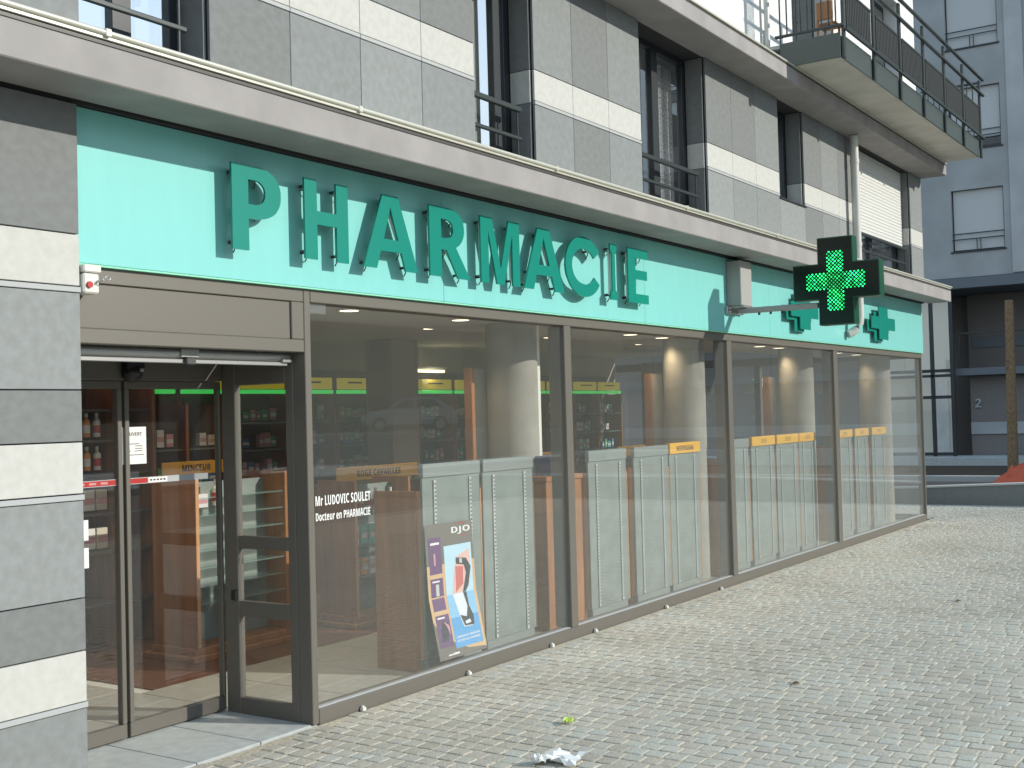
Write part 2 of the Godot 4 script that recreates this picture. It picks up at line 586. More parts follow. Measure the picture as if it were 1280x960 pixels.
func building() -> void:
	var b := thing("pharmacy_building", "building clad in grey and pale stone slabs above a turquoise shop sign", "building", Vector3(11, 0, 0))
	b.set_meta("group", "")
	b.remove_meta("group")
	# pier beside the door: backing, slabs, pale trims
	bx(b, "pier_core", 0.5, 3.468, -0.05, 3.262, -0.8, 0.062, M.joint, 0.0)
	var rows := [[-0.03, 0.456, 0], [0.489, 0.717, 9], [0.723, 0.957, 2], [0.963, 1.406, 1], [1.441, 1.675, 9], [1.681, 1.915, 2], [1.921, 2.366, 1], [2.401, 2.637, 9], [2.643, 3.25, 2]]
	for r in rows.size():
		var q: Array = rows[r]
		var edges := [0.5, 1.25, 2.0, 2.74, 3.478]
		for k in 4:
			bx(b, "cladding_panel", edges[k] + 0.002, edges[k + 1] - 0.002, q[0], q[1], 0.05, 0.08, M.stone_pale if q[2] == 9 else stone(q[2] + (k + 1) % 2 * 0), 0.002)
		# the return of the pier into the doorway
		bx(b, "cladding_return", 3.458, 3.477, q[0], q[1], -0.76, 0.049, M.stone_pale if q[2] == 9 else stone(q[2]), 0.002)
	for y in [0.46, 1.41, 2.37]:
		bx(b, "cladding_trim", 0.5, 3.480, y, y + 0.025, 0.052, 0.085, M.stone_trim, 0.002)
	# slab edge and canopy over the shop
	var c := bx(b, "canopy", 0.2, 18.50, 3.265, 3.43, 0.10, 0.435, M.canopy_paint, 0.006)
	bx(c, "canopy_shadow_line", 0.2, 18.52, 3.434, 3.455, 0.06, 0.425, M.frame_dark, 0.003)  # dark strip painted in for the shadow line under the flashing
	var fl := tube([Vector3(0.2, 3.486, 0.438), Vector3(18.54, 3.486, 0.438)], 0.013, 10)
	put(c, "flashing_roll", fl, M.flashing, Vector3.ZERO)
	bx(c, "flashing_sheet", 0.2, 18.53, 3.458, 3.492, 0.07, 0.435, M.flashing, 0.002)
	for x in [3.36, 5.05, 7.16, 9.3, 11.4, 13.5, 15.6]:
		bx(c, "flashing_joint", x, x + 0.03, 3.468, 3.503, 0.40, 0.454, M.flashing, 0.003)
	bx(b, "slab_edge", 0.2, 18.42, 3.262, 3.56, -0.6, 0.062, M.joint, 0.0)
	bx(b, "shop_roof_slab", 3.3, 18.40, 2.72, 3.26, -5.6, -0.03, M.inner_wall, 0.0)

func upper_window(b: Node3D, called: String, x0: float, x1: float, y0: float, y1: float, style: String) -> void:
	# frame set back 0.2 m behind the cladding, with its rails
	var zf := -0.13
	var w := bx(b, called, x0, x1, y1 - 0.06, y1, zf - 0.06, zf, M.window_frame, 0.004)
	for xx in [[x0, x0 + 0.07], [x1 - 0.07, x1]]:
		bx(w, "jamb", xx[0], xx[1], y0, y1 - 0.062, zf - 0.06, zf, M.window_frame, 0.004)
	bx(w, "sill", x0 + 0.072, x1 - 0.072, y0, y0 + 0.07, zf - 0.06, zf, M.window_frame, 0.004)
	var xm := (x0 + x1) / 2.0
	if style != "narrow":
		bx(w, "meeting_stile", xm - 0.06, xm + 0.06, y0 + 0.072, y1 - 0.062, zf - 0.05, zf + 0.01, M.window_frame, 0.004)
	else:
		bx(w, "meeting_stile", x1 - 0.22, x1 - 0.13, y0 + 0.072, y1 - 0.062, zf - 0.05, zf + 0.01, M.window_frame, 0.004)
	bx(w, "pane", x0 + 0.06, x1 - 0.06, y0 + 0.06, y1 - 0.05, zf - 0.034, zf - 0.028, M.glass_clean, 0.0)
	bx(w, "room_back", x0 - 0.1, x1 + 0.1, y0 - 0.1, y1 + 0.1, zf - 1.2, zf - 1.18, M.window_void, 0.0)
	if style == "curtain":
		# lace hung in folds just behind the glass
		for s in [[x0 + 0.09, xm - 0.07], [xm + 0.07, x1 - 0.09]]:
			var st := begin()
			var n := 36
			for k in n:
				var a := float(k) / n
				var c := float(k + 1) / n
				var za := 0.022 * sin(a * 40.0) + 0.01 * sin(a * 97.0)
				var zc := 0.022 * sin(c * 40.0) + 0.01 * sin(c * 97.0)
				var xa: float = lerpf(s[0], s[1], a)
				var xc: float = lerpf(s[0], s[1], c)
				quad(st, Vector3(xa, y0 + 0.09, zf - 0.12 + za), Vector3(xc, y0 + 0.09, zf - 0.12 + zc), Vector3(xc, y1 - 0.1, zf - 0.12 + zc), Vector3(xa, y1 - 0.1, zf - 0.12 + za), Vector3(0, 0, 1))
			put(w, "curtain", st.commit(), M.curtain, Vector3.ZERO)
	elif style == "board":
		bx(w, "blind", x0 + 0.08, xm + 0.1, y0 + 0.5, y1 - 0.1, zf - 0.1, zf - 0.08, M.shutter_grey, 0.003)
	elif style == "narrow":
		bx(w, "blind", x0 + 0.08, x1 - 0.22, y0 + 0.08, y1 - 0.1, zf - 0.14, zf - 0.12, M.board_cap, 0.003)

func window_rail(b: Node3D, x0: float, x1: float, y0: float) -> void:
	var g := bx(b, "window_rail", x0 + 0.002, x1 - 0.09, y0 + 0.46, y0 + 0.50, 0.0, 0.035, M.rail, 0.006)
	for y in [0.25, 0.06]:
		bx(g, "rail_bar", x0 + 0.002, x1 - 0.085, y0 + y, y0 + y + 0.028, 0.004, 0.03, M.rail, 0.005)
	bx(g, "rail_post", x1 - 0.14, x1 - 0.125, y0 + 0.02, y0 + 0.458, 0.01, 0.024, M.rail, 0.003)

func upper_floor() -> void:
	var b: Node3D = get_node("pharmacy_building")
	var top := 5.16
	var sill := 3.5
	var holes := [[3.50, 4.30], [6.705, 7.485], [9.21, 10.59], [12.49, 13.28], [15.10, 17.75]]
	var sills := [sill, sill, sill, 4.06, sill]
	var spans := [[0.5, 3.50, [1.7, 2.3, 2.9]], [4.30, 6.705, [4.90, 5.505, 6.11]], [7.485, 9.21, [8.05, 8.63]], [10.59, 12.49, [11.2, 11.82]], [13.28, 15.10, [13.88, 14.5]], [17.75, 18.39, []]]
	# backing wall behind the slabs
	var cut := []
	for k in holes.size():
		cut.append([holes[k][0], holes[k][1], sills[k], top])
	put(b, "backing_wall", wall_mesh(0.5, 18.38, 3.48, 5.30, 0.25, cut), M.joint, Vector3(0, 0, 0.062))
	var count := 0
	for s in spans:
		var edges: Array = [s[0]] + s[2] + [s[1]]
		for k in edges.size() - 1:
			var xa: float = edges[k] + (0.002 if k else 0.0)
			var xb: float = edges[k + 1] - 0.002
			bx(b, "cladding_panel", xa, xb, 3.502, 4.066, 0.05, 0.08, stone([0, 1, 0, 0, 2][count % 5]), 0.002)
			bx(b, "cladding_panel", xa, xb, 4.099, 4.330, 0.05, 0.08, M.stone_pale, 0.002)
			bx(b, "cladding_panel", xa, xb, 4.336, top - 0.004, 0.05, 0.08, stone([2, 0, 2, 0, 2, 2, 0][count % 7]), 0.002)
			bx(b, "cladding_trim", xa, xb, 4.070, 4.094, 0.052, 0.084, M.stone_trim, 0.002)
			count += 1
	bx(b, "cladding_panel", 12.492, 13.278, 3.502, 4.045, 0.05, 0.08, M.stone_b, 0.002)
	# stone returns in the window openings
	for k in holes.size():
		for e in [0, 1]:
			var x: float = holes[k][e]
			var xa := x - 0.002 if e == 0 else x - 0.018
			for q in [[sills[k], 4.08, 2], [4.084, 4.330, 9], [4.334, top - 0.004, 2]]:
				if q[1] - q[0] > 0.03:
					bx(b, "cladding_return", xa, xa + 0.02, q[0], q[1], -0.125, 0.049, M.stone_pale if q[2] == 9 else stone(q[2]), 0.002)
	upper_window(b, "window", 3.52, 4.28, 3.50, top, "board")
	upper_window(b, "window", 6.725, 7.465, 3.50, top, "narrow")
	upper_window(b, "window", 9.23, 10.57, 3.50, top, "curtain")
	upper_window(b, "window", 12.51, 13.26, 4.06, top, "plain")
	bx(b, "window_sill", 12.47, 13.30, 4.046, 4.062, -0.12, 0.10, M.rail, 0.003)
	for w in [[3.52, 4.28], [6.725, 7.465], [9.23, 10.57]]:
		window_rail(b, w[0], w[1], 3.53)
	# loggia window with its roller shutter half down
	upper_window(b, "window", 15.12, 17.73, 3.50, top, "plain")
	var sh := bx(b, "roller_shutter", 15.12, 17.73, 4.03, 4.06, -0.06, -0.035, M.shutter, 0.004)
	for k in 24:
		bx(sh, "shutter_slat", 15.12, 17.73, 4.063 + k * 0.0455, 4.063 + k * 0.0455 + 0.0425, -0.058, -0.04, M.shutter, 0.006)
	window_rail(b, 15.12, 17.73, 3.53)
	# roof slab over the first floor
	var c := bx(b, "roof_slab", 0.2, 18.45, top, 5.31, -0.6, 0.445, M.canopy_paint, 0.006)
	bx(c, "roof_cap", 0.2, 18.46, 5.312, 5.328, -0.55, 0.44, M.frame_dark, 0.002)
	bx(c, "flashing_sheet", 0.2, 18.47, 5.330, 5.350, -0.55, 0.455, M.flashing, 0.003)
	# second floor: white rendered wall with two openings on to the balcony
	var wh := put(b, "upper_wall", wall_mesh(0.5, 18.38, 5.352, 9.0, 0.3, [[13.1, 14.5, 5.45, 7.6], [16.2, 17.6, 5.45, 7.6]]), M.white_wall, Vector3(0, 0, 0.06))
	for x in [13.1, 16.2]:
		var dr := bx(wh, "balcony_door", x + 0.02, x + 1.38, 5.46, 7.58, -0.2, -0.16, M.window_frame, 0.004)
		bx(dr, "door_pane", x + 0.12, x + 0.66, 5.6, 7.48, -0.158, -0.152, M.glass_dark, 0.0)
		bx(dr, "door_pane", x + 0.74, x + 1.28, 5.6, 7.48, -0.158, -0.152, M.glass_dark, 0.0)
	put(b, "wall_pipe", tube([Vector3(12.16, 5.36, 0.12), Vector3(12.16, 8.8, 0.12)], 0.03, 10), M.pipe, Vector3.ZERO)
	# the balcony
	var s := bx(b, "balcony", 12.06, 18.40, 5.355, 5.385, 0.10, 0.93, M.soffit_white, 0.004)
	bx(s, "balcony_kerb", 12.04, 12.06, 5.34, 5.60, 0.30, 0.95, M.balcony_panel, 0.003)
	bx(s, "balcony_deck", 12.07, 18.39, 5.56, 5.60, 0.11, 0.92, M.concrete, 0.003)
	var posts := []
	for k in 7:
		posts.append(12.09 + k * 1.045)
	for k in 7:
		var x: float = posts[k]
		bx(s, "balcony_post", x - 0.03, x + 0.03, 5.335, 6.48, 0.955, 0.985, M.rail, 0.004)
		if k < 6:
			bx(s, "fascia_panel", x + 0.035, posts[k + 1] - 0.035, 5.345, 5.60, 0.935, 0.952, M.balcony_panel, 0.003)
			bx(s, "screen_frame", x + 0.10, posts[k + 1] - 0.10, 6.06, 6.09, 0.958, 0.982, M.rail, 0.003)
			bx(s, "screen_frame", x + 0.10, posts[k + 1] - 0.10, 5.68, 5.71, 0.958, 0.982, M.rail, 0.003)
			for j in 15:
				var xx := x + 0.12 + j * (0.80 / 14.0)
				bx(s, "baluster", xx - 0.016, xx + 0.016, 5.712, 6.058, 0.960, 0.978, M.balcony_slat, 0.003)
	for y in [6.25, 6.48]:
		bx(s, "handrail", 12.06, 18.44, y, y + 0.035, 0.99, 1.03, M.rail, 0.006)
	bx(s, "bottom_rail", 12.06, 18.44, 5.615, 5.645, 0.99, 1.02, M.rail, 0.005)
	# end railing of plain bars
	for y in [5.66, 6.45]:
		bx(s, "handrail", 12.03, 12.06, y, y + 0.03, 0.25, 0.985, M.rail, 0.005)
	for j in 9:
		var z := 0.30 + j * 0.075
		bx(s, "baluster", 12.038, 12.052, 5.602 if j == 0 else 5.692, 6.448, z, z + 0.014, M.rail, 0.002)
	for y in [5.66, 6.45]:
		bx(s, "handrail", 18.40, 18.43, y, y + 0.03, 0.12, 0.985, M.rail, 0.005)
	for j in 9:
		var z := 0.22 + j * 0.08
		bx(s, "baluster", 18.408, 18.422, 5.692, 6.448, z, z + 0.014, M.rail, 0.002)
	var ch := thing("folding_chair", "brown wooden folding chair standing on the balcony floor", "chair", Vector3(12.5, 5.60, 0.55))
	bx(ch, "backrest", 12.46, 12.49, 5.90, 6.10, 0.56, 0.74, M.wood, 0.008)
	bx(ch, "seat", 12.50, 12.74, 5.86, 5.88, 0.54, 0.76, M.wood, 0.006)
	for z in [0.56, 0.715]:
		bx(ch, "leg", 12.46, 12.485, 5.60, 5.898, z, z + 0.025, M.wood, 0.004)
		bx(ch, "leg", 12.70, 12.725, 5.60, 5.858, z, z + 0.025, M.wood, 0.004)
	# rainwater pipe
	var dp := thing("downpipe", "pale grey rainwater pipe with an elbow in front of the turquoise sign", "pipe", Vector3(14.9, 2.66, 0.2))
	var pts := [Vector3(14.86, 5.15, 0.18), Vector3(14.86, 3.52, 0.18)]
	put(dp, "pipe_length", tube(pts, 0.052, 14), M.pipe, Vector3.ZERO)
	put(dp, "pipe_length", tube([Vector3(14.86, 3.25, 0.18), Vector3(14.86, 2.86, 0.18), Vector3(14.85, 2.78, 0.175), Vector3(14.82, 2.71, 0.15), Vector3(14.78, 2.665, 0.10), Vector3(14.74, 2.645, 0.06)], 0.052, 14), M.pipe, Vector3.ZERO)
	for y in [4.8, 3.75]:
		put(dp, "pipe_collar", tube([Vector3(14.86, y, 0.18), Vector3(14.86, y + 0.05, 0.18)], 0.058, 14), M.pipe, Vector3.ZERO)


# ---------------------------------------------------------------- shop front
func shop_front() -> void:
	var f := thing("shop_front", "grey-brown aluminium shop front of four tall glazed bays", "shop front", Vector3(11.7, 0, 0))
	var X0 := 5.045
	var X1 := 18.39
	# sill and head
	bx(f, "bottom_rail", X0 + 0.055, X1 - 0.04, -0.02, 0.083, -0.12, 0.0, M.frame, 0.004)
	bx(f, "top_rail", X0 + 0.055, X1 - 0.04, 2.435, 2.56, -0.12, 0.0, M.frame, 0.004)
	bx(f, "glazing_bead", X0 + 0.06, X1 - 0.05, 0.0835, 0.09, -0.055, -0.012, M.stone_trim, 0.002)
	# corner posts and mullions
	bx(f, "corner_post", X0, X0 + 0.052, 0.0, 2.56, -0.10, 0.001, M.frame, 0.004)
	bx(f, "corner_post", X1 - 0.035, X1, 0.0, 2.56, -0.10, 0.001, M.frame, 0.004)
	var mull := [[7.945, 8.045], [11.095, 11.205], [14.335, 14.475]]
	for m in mull:
		bx(f, "mullion", m[0], m[1], 0.084, 2.434, -0.15, 0.001, M.frame, 0.004)
	var edges := [X0 + 0.05, 7.947, 8.043, 11.097, 11.203, 14.337, 14.473, X1 - 0.033]
	for k in 4:
		bx(f, "window_pane", edges[k * 2], edges[k * 2 + 1], 0.083, 2.436, -0.036, -0.028, M["glass_%d" % (k + 1)], 0.0)
	# side glazing round the far corner
	bx(f, "side_rail", X1 - 0.10, X1 - 0.002, -0.02, 0.083, -5.2, -0.125, M.frame, 0.004)
	bx(f, "side_rail", X1 - 0.10, X1 - 0.002, 2.435, 2.56, -5.2, -0.125, M.frame, 0.004)
	bx(f, "side_pane", X1 - 0.055, X1 - 0.047, 0.083, 2.436, -5.2, -0.11, M.glass_clean, 0.0)
	bx(f, "side_mullion", X1 - 0.10, X1 - 0.002, 0.084, 2.434, -2.65, -2.55, M.frame, 0.004)
	# name on the first pane
	text(f, "lettering", "Mr LUDOVIC SOULET", 5.135, 5.625, 1.246, 1.305, -0.0275, 0.0006, M.paper)
	text(f, "lettering", "Docteur en PHARMACIE", 5.135, 5.62, 1.158, 1.206, -0.0275, 0.0006, M.paper)
	# panel over the doorway, with the shutter track and its bar
	var l := thing("door_lintel", "grey-brown metal panel over the recessed doorway", "lintel", Vector3(4.26, 2.14, 0))
	bx(l, "lintel_frame", 3.48, 5.043, 2.432, 2.56, -0.10, 0.0, M.frame, 0.004)
	bx(l, "lintel_frame", 3.48, 5.043, 2.142, 2.215, -0.10, 0.0, M.frame, 0.004)
	bx(l, "lintel_frame", 4.945, 5.043, 2.216, 2.431, -0.10, 0.0, M.frame, 0.004)
	bx(l, "lintel_panel", 3.48, 4.944, 2.216, 2.431, -0.09, -0.014, M.frame, 0.002)
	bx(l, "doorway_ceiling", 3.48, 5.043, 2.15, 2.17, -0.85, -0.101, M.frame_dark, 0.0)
	var r := thing("roller_grille", "metal roller grille rolled up under the lintel of the doorway", "grille", Vector3(4.26, 2.08, -0.1))
	put(r, "grille_roll", tube([Vector3(3.5, 2.118, -0.12), Vector3(5.02, 2.118, -0.12)], 0.03, 12), M.steel, Vector3.ZERO)
	bx(r, "grille_bar", 3.49, 5.0, 2.066, 2.088, -0.125, -0.095, M.steel, 0.003)
	bx(r, "lock_plate", 4.21, 4.33, 2.098, 2.14, -0.09, -0.083, M.grey_paint, 0.003)
	bx(r, "lock", 4.235, 4.30, 2.058, 2.096, -0.094, -0.07, M.wire, 0.006)
	bx(r, "bar_end", 4.95, 5.03, 2.084, 2.104, -0.105, -0.08, M.steel, 0.004)


func entrance() -> void:
	var d := thing("sliding_door", "glazed sliding entrance door set back between stone pier and side window", "door", Vector3(4.3, 0, -0.72))
	var z0 := -0.76
	var z1 := -0.715
	bx(d, "door_header", 3.48, 5.043, 2.0, 2.148, -0.80, -0.69, M.frame, 0.004)
	# two leaves: stile, bottom rail, glass
	for leaf in [[3.50, 4.325], [4.345, 5.055]]:
		var g := bx(d, "door_leaf", leaf[0], leaf[1], 0.012, 0.092, z0, z1, M.frame, 0.004)
		bx(g, "leaf_rail", leaf[0], leaf[1], 1.955, 1.998, z0, z1, M.frame, 0.003)
		bx(g, "stile", leaf[0], leaf[0] + 0.03, 0.093, 1.954, z0, z1, M.frame, 0.003)
		bx(g, "stile", leaf[1] - (0.03 if leaf[1] < 5.0 else 0.018), leaf[1], 0.093, 1.954, z0, z1, M.frame, 0.003)
		bx(g, "leaf_pane", leaf[0] + 0.025, leaf[1] - 0.025, 0.09, 1.957, -0.742, -0.736, M.glass_clean, 0.0)
	# motion sensor under the header
	var dome := SphereMesh.new()
	dome.radius = 0.06
	dome.height = 0.12
	var s := thing("door_sensor", "black dome sensor under the header of the sliding door", "sensor", Vector3(4.36, 2.06, -0.66))
	put(s, "sensor_dome", dome, M.black, Vector3(4.36, 2.045, -0.67))
	bx(s, "sensor_base", 4.30, 4.42, 2.06, 2.13, -0.689, -0.62, M.black, 0.01)
	bx(s, "sensor_eye", 4.37, 4.395, 2.045, 2.065, -0.622, -0.606, M.grey_paint, 0.003)
	# red and white warning band stuck across the leaves
	var band := thing("warning_band", "red and white warning strip stuck across the glass of the sliding door", "sticker", Vector3(4.3, 1.42, -0.734))
	bx(band, "strip", 3.55, 4.295, 1.414, 1.45, -0.7355, -0.7347, M.stone_trim, 0.0)
	bx(band, "red_field", 3.70, 4.29, 1.418, 1.446, -0.7345, -0.7342, M.red_plastic, 0.0)
	bx(band, "strip", 4.38, 4.96, 1.414, 1.45, -0.7355, -0.7347, M.stone_trim, 0.0)
	bx(band, "red_field", 4.385, 4.51, 1.418, 1.446, -0.7345, -0.7342, M.red_plastic, 0.0)
	bx(band, "white_field", 4.515, 4.65, 1.418, 1.446, -0.7345, -0.7342, M.paper, 0.0)
	for k in 7:
		bx(band, "print_mark", 3.74 + k * 0.075, 3.785 + k * 0.075, 1.426, 1.438, -0.7341, -0.7339, M.p_pink, 0.0)
	for k in 5:
		bx(band, "print_mark", 4.525 + k * 0.024, 4.541 + k * 0.024, 1.427, 1.437, -0.7341, -0.7339, M.ink, 0.0)
	# opening notice
	var n := thing("opening_notice", "white printed sheet reading OUVERT taped inside the sliding door", "notice", Vector3(4.42, 1.53, -0.73))
	bx(n, "sheet", 4.335, 4.503, 1.528, 1.738, -0.7344, -0.7336, M.paper, 0.0)
	text(n, "heading", "OUVERT", 4.365, 4.473, 1.688, 1.708, -0.7331, 0.0004, M.ink)
	for q in [[4.345, 4.455, 1.640], [4.425, 4.475, 1.628], [4.425, 4.475, 1.614], [4.345, 4.395, 1.600], [4.42, 4.473, 1.600], [4.345, 4.485, 1.578]]:
		bx(n, "print_line", q[0], q[1], q[2], q[2] + 0.004, -0.7334, -0.733, M.ink, 0.0)
	# two small white stickers on the fixed leaf
	for y in [1.13, 0.98]:
		var k := thing("door_sticker", "small white sticker on the door glass next to the stone pier", "sticker", Vector3(4.1, y, -0.734), "white stickers on the door")
		bx(k, "sticker_sheet", 4.03, 4.105, y, y + 0.11, -0.7355, -0.7345, M.paper, 0.0)
	# the fixed side window between the doorway and the shop front
	var w := thing("side_window", "narrow three-pane side window with grey-brown frame inside the doorway", "window", Vector3(5.06, 0, -0.36))
	var xa := 5.045
	var xb := 5.095
	bx(w, "stile", xa, xb, 0.0, 2.148, -0.70, -0.585, M.frame, 0.004)
	bx(w, "stile", xa, xb, 0.0, 2.148, -0.165, -0.102, M.frame, 0.004)
	for y in [[0.0, 0.10], [0.585, 0.675], [0.99, 1.065], [1.97, 2.148]]:
		bx(w, "rail", xa, xb, y[0], y[1], -0.584, -0.166, M.frame, 0.004)
	for y in [[0.10, 0.585], [0.675, 0.99], [1.065, 1.97]]:
		bx(w, "side_pane", xa + 0.02, xa + 0.026, y[0] - 0.004, y[1] + 0.004, -0.59, -0.16, M.glass_clean, 0.0)
	bx(w, "lock", xa - 0.022, xa - 0.001, 0.68, 0.74, -0.63, -0.59, M.black, 0.004)


# ---------------------------------------------------------------- sign over the shop
func cross_plate(x0: float, x1: float, y0: float, y1: float, t: float, notch := true) -> Mesh:
	var st := begin()
	var w := x1 - x0
	var h := y1 - y0
	var a := 0.31
	add_box(st, Vector3(x0 + w * a, y0, 0), Vector3(x1 - w * a, y1, t), 0.002)
	add_box(st, Vector3(x0, y0 + h * a, 0), Vector3(x0 + w * a, y1 - h * a, t), 0.002)
	add_box(st, Vector3(x1 - w * a, y0 + h * a, 0), Vector3(x1, y1 - h * a, t), 0.002)
	return st.commit()

func letter_c(rx: float, ry: float, w: float) -> Mesh:
	# an open ring, cut off square at both ends
	var st := begin()
	var n := 44
	var t := 0.007
	var p := []
	for k in n + 1:
		var a := deg_to_rad(33.0 + k * 294.0 / n)
		p.append([Vector3(cos(a) * rx, sin(a) * ry, 0), Vector3(cos(a) * (rx - w), sin(a) * (ry - w), 0)])
	var d := Vector3(0, 0, t)
	for k in n:
		var o0: Vector3 = p[k][0]
		var o1: Vector3 = p[k + 1][0]
		var i0: Vector3 = p[k][1]
		var i1: Vector3 = p[k + 1][1]
		quad(st, o0 + d, o1 + d, i1 + d, i0 + d, Vector3(0, 0, 1))
		quad(st, o0 - d, o1 - d, i1 - d, i0 - d, Vector3(0, 0, -1))
		quad(st, o0 - d, o1 - d, o1 + d, o0 + d, o0)
		quad(st, i0 - d, i1 - d, i1 + d, i0 + d, -i0)
	for e in [0, n]:
		quad(st, p[e][0] - d, p[e][1] - d, p[e][1] + d, p[e][0] + d, Vector3(1, 0, 0))
	return st.commit()

func sign_board() -> void:
	var s := thing("fascia_sign", "long turquoise shop sign with raised green letters PHARMACIE", "shop sign", Vector3(11, 2.5, 0))
	var cuts := [3.482, 6.36, 9.28, 12.2, 15.3, 18.395]
	for k in 5:
		bx(s, "sign_panel", cuts[k] + 0.0015, cuts[k + 1] - 0.0015, 2.518, 3.258, -0.02, 0.028, M.teal, 0.002)
		bx(s, "sign_edge", cuts[k] + 0.0015, cuts[k + 1] - 0.0015, 2.508, 2.517, -0.02, 0.026, M.teal_edge, 0.001)
	bx(s, "sign_backing", 3.482, 18.39, 2.562, 3.262, -0.10, -0.022, M.frame_dark, 0.0)
	var spots := [["P", 4.396, 4.757], ["H", 4.945, 5.312], ["A", 5.445, 5.972], ["R", 6.10, 6.545], ["M", 6.675, 7.160], ["A", 7.21, 7.775], ["C", 7.80, 8.375], ["I", 8.512, 8.622], ["E", 8.816, 9.18]]
	var zf := 0.112
	for q in spots:
		var low := 2.667
		var high := 3.128
		if q[0] == "C":
			low -= 0.008
			high += 0.008
		var o: MeshInstance3D
		if q[0] == "C":
			o = put(s, "letter", letter_c(0.285, 0.238, 0.098), M.letter, Vector3((q[1] + q[2]) / 2.0 - 0.002, 2.8975, zf))
		else:
			o = text(s, "letter", q[0], q[1], q[2], low, high, zf, 0.014, M.letter)
		o.set_meta("label", "raised green letter " + q[0])
		# glass tube and its holders behind the plate
		var xs: float = q[1] + 0.055
		if q[0] == "A":
			xs = (q[1] + q[2]) / 2.0
		elif q[0] == "C":
			xs = q[1] + 0.05
		elif q[0] == "I":
			xs = (q[1] + q[2]) / 2.0
		var tb := begin()
		var runs := []
		if q[0] == "A":
			runs = [[Vector3(q[1] + 0.07, 2.70, 0), Vector3(xs - 0.01, 3.08, 0)], [Vector3(q[2] - 0.07, 2.70, 0), Vector3(xs + 0.01, 3.08, 0)], [Vector3(q[1] + 0.14, 2.80, 0), Vector3(q[2] - 0.14, 2.80, 0)]]
		elif q[0] == "C":
			var pts := []
			for k in 13:
				var a := deg_to_rad(50.0 + k * 260.0 / 12.0)
				pts.append(Vector3((q[1] + q[2]) / 2.0 + cos(a) * 0.22, 2.897 + sin(a) * 0.18, 0))
			runs = [pts]
		else:
			runs = [[Vector3(xs, 2.71, 0), Vector3(xs, 3.09, 0)]]
			if q[0] in ["H", "M"]:
				runs.append([Vector3(q[2] - 0.055, 2.71, 0), Vector3(q[2] - 0.055, 3.09, 0)])
			if q[0] == "R":
				runs.append([Vector3(q[1] + 0.22, 2.86, 0), Vector3(q[2] - 0.07, 2.70, 0)])
			if q[0] == "E":
				runs.append([Vector3(xs, 3.08, 0), Vector3(q[2] - 0.05, 3.08, 0)])
				runs.append([Vector3(xs, 2.71, 0), Vector3(q[2] - 0.05, 2.71, 0)])
			if q[0] in ["P", "R"]:
				var arc := []
				for k in 9:
					var a := deg_to_rad(90.0 - k * 180.0 / 8.0)
					arc.append(Vector3(q[2] - 0.15 + cos(a) * 0.095, 2.985 + sin(a) * 0.09, 0))
				runs.append(arc)
		for r in runs:
			tb.append_from(tube(r, 0.012, 8), 0, Transform3D(Basis(), Vector3(0, 0, 0.075)))
		var tm := put(s, "glass_tube", tb.commit(), M.tube_glass, Vector3.ZERO)
		var hold := begin()
		for r in runs:
			for e in [0, r.size() - 1]:
				var p: Vector3 = r[e]
				add_box(hold, Vector3(p.x - 0.008, p.y - 0.008, 0.0285), Vector3(p.x + 0.008, p.y + 0.008, 0.068), 0.002)
				hold.append_from(tube([p + Vector3(0, 0, 0.072), p + Vector3(0.02, -0.03, 0.055), p + Vector3(0.025, -0.05, 0.035)], 0.004, 6), 0, Transform3D())
		put(tm, "tube_holder", hold.commit(), M.wire, Vector3.ZERO)
		# pins that carry the plate
		var pin := begin()
		for y in [2.72, 3.07]:
			var px: float = xs if q[0] != "A" else (xs if y > 3.0 else q[1] + 0.06)
			if q[0] == "C":
				px = (q[1] + q[2]) / 2.0
				y = 2.705 if y < 2.9 else 3.09
			pin.append_from(tube([Vector3(px, y, 0.0285), Vector3(px, y, zf - 0.0075)], 0.006, 6), 0, Transform3D())
		put(s, "letter_pin", pin.commit(), M.steel, Vector3.ZERO)
	# two crosses made of overlapping plates
	for c in [[12.62, 13.50], [15.55, 16.62]]:
		var cp := put(s, "cross_plate", cross_plate(c[0], c[1], 2.625, 3.06, 0.014), M.letter, Vector3(0, 0, 0.105))
		var off: float = 0.07 * (c[1] - c[0])
		put(cp, "cross_layer", cross_plate(c[0] - off, c[1] - 2.6 * off, 2.60, 2.99, 0.01), M.letter, Vector3(0, 0, 0.075))
		var xm: float = (c[0] + c[1]) / 2.0 - 0.05
		put(cp, "glass_tube", tube([Vector3(xm, 2.66, 0.06), Vector3(xm, 2.98, 0.06)], 0.012, 8), M.tube_glass, Vector3.ZERO)
		bx(cp, "cross_pin", xm - 0.006, xm + 0.006, 2.80, 2.812, 0.0285, 0.074, M.steel, 0.0)


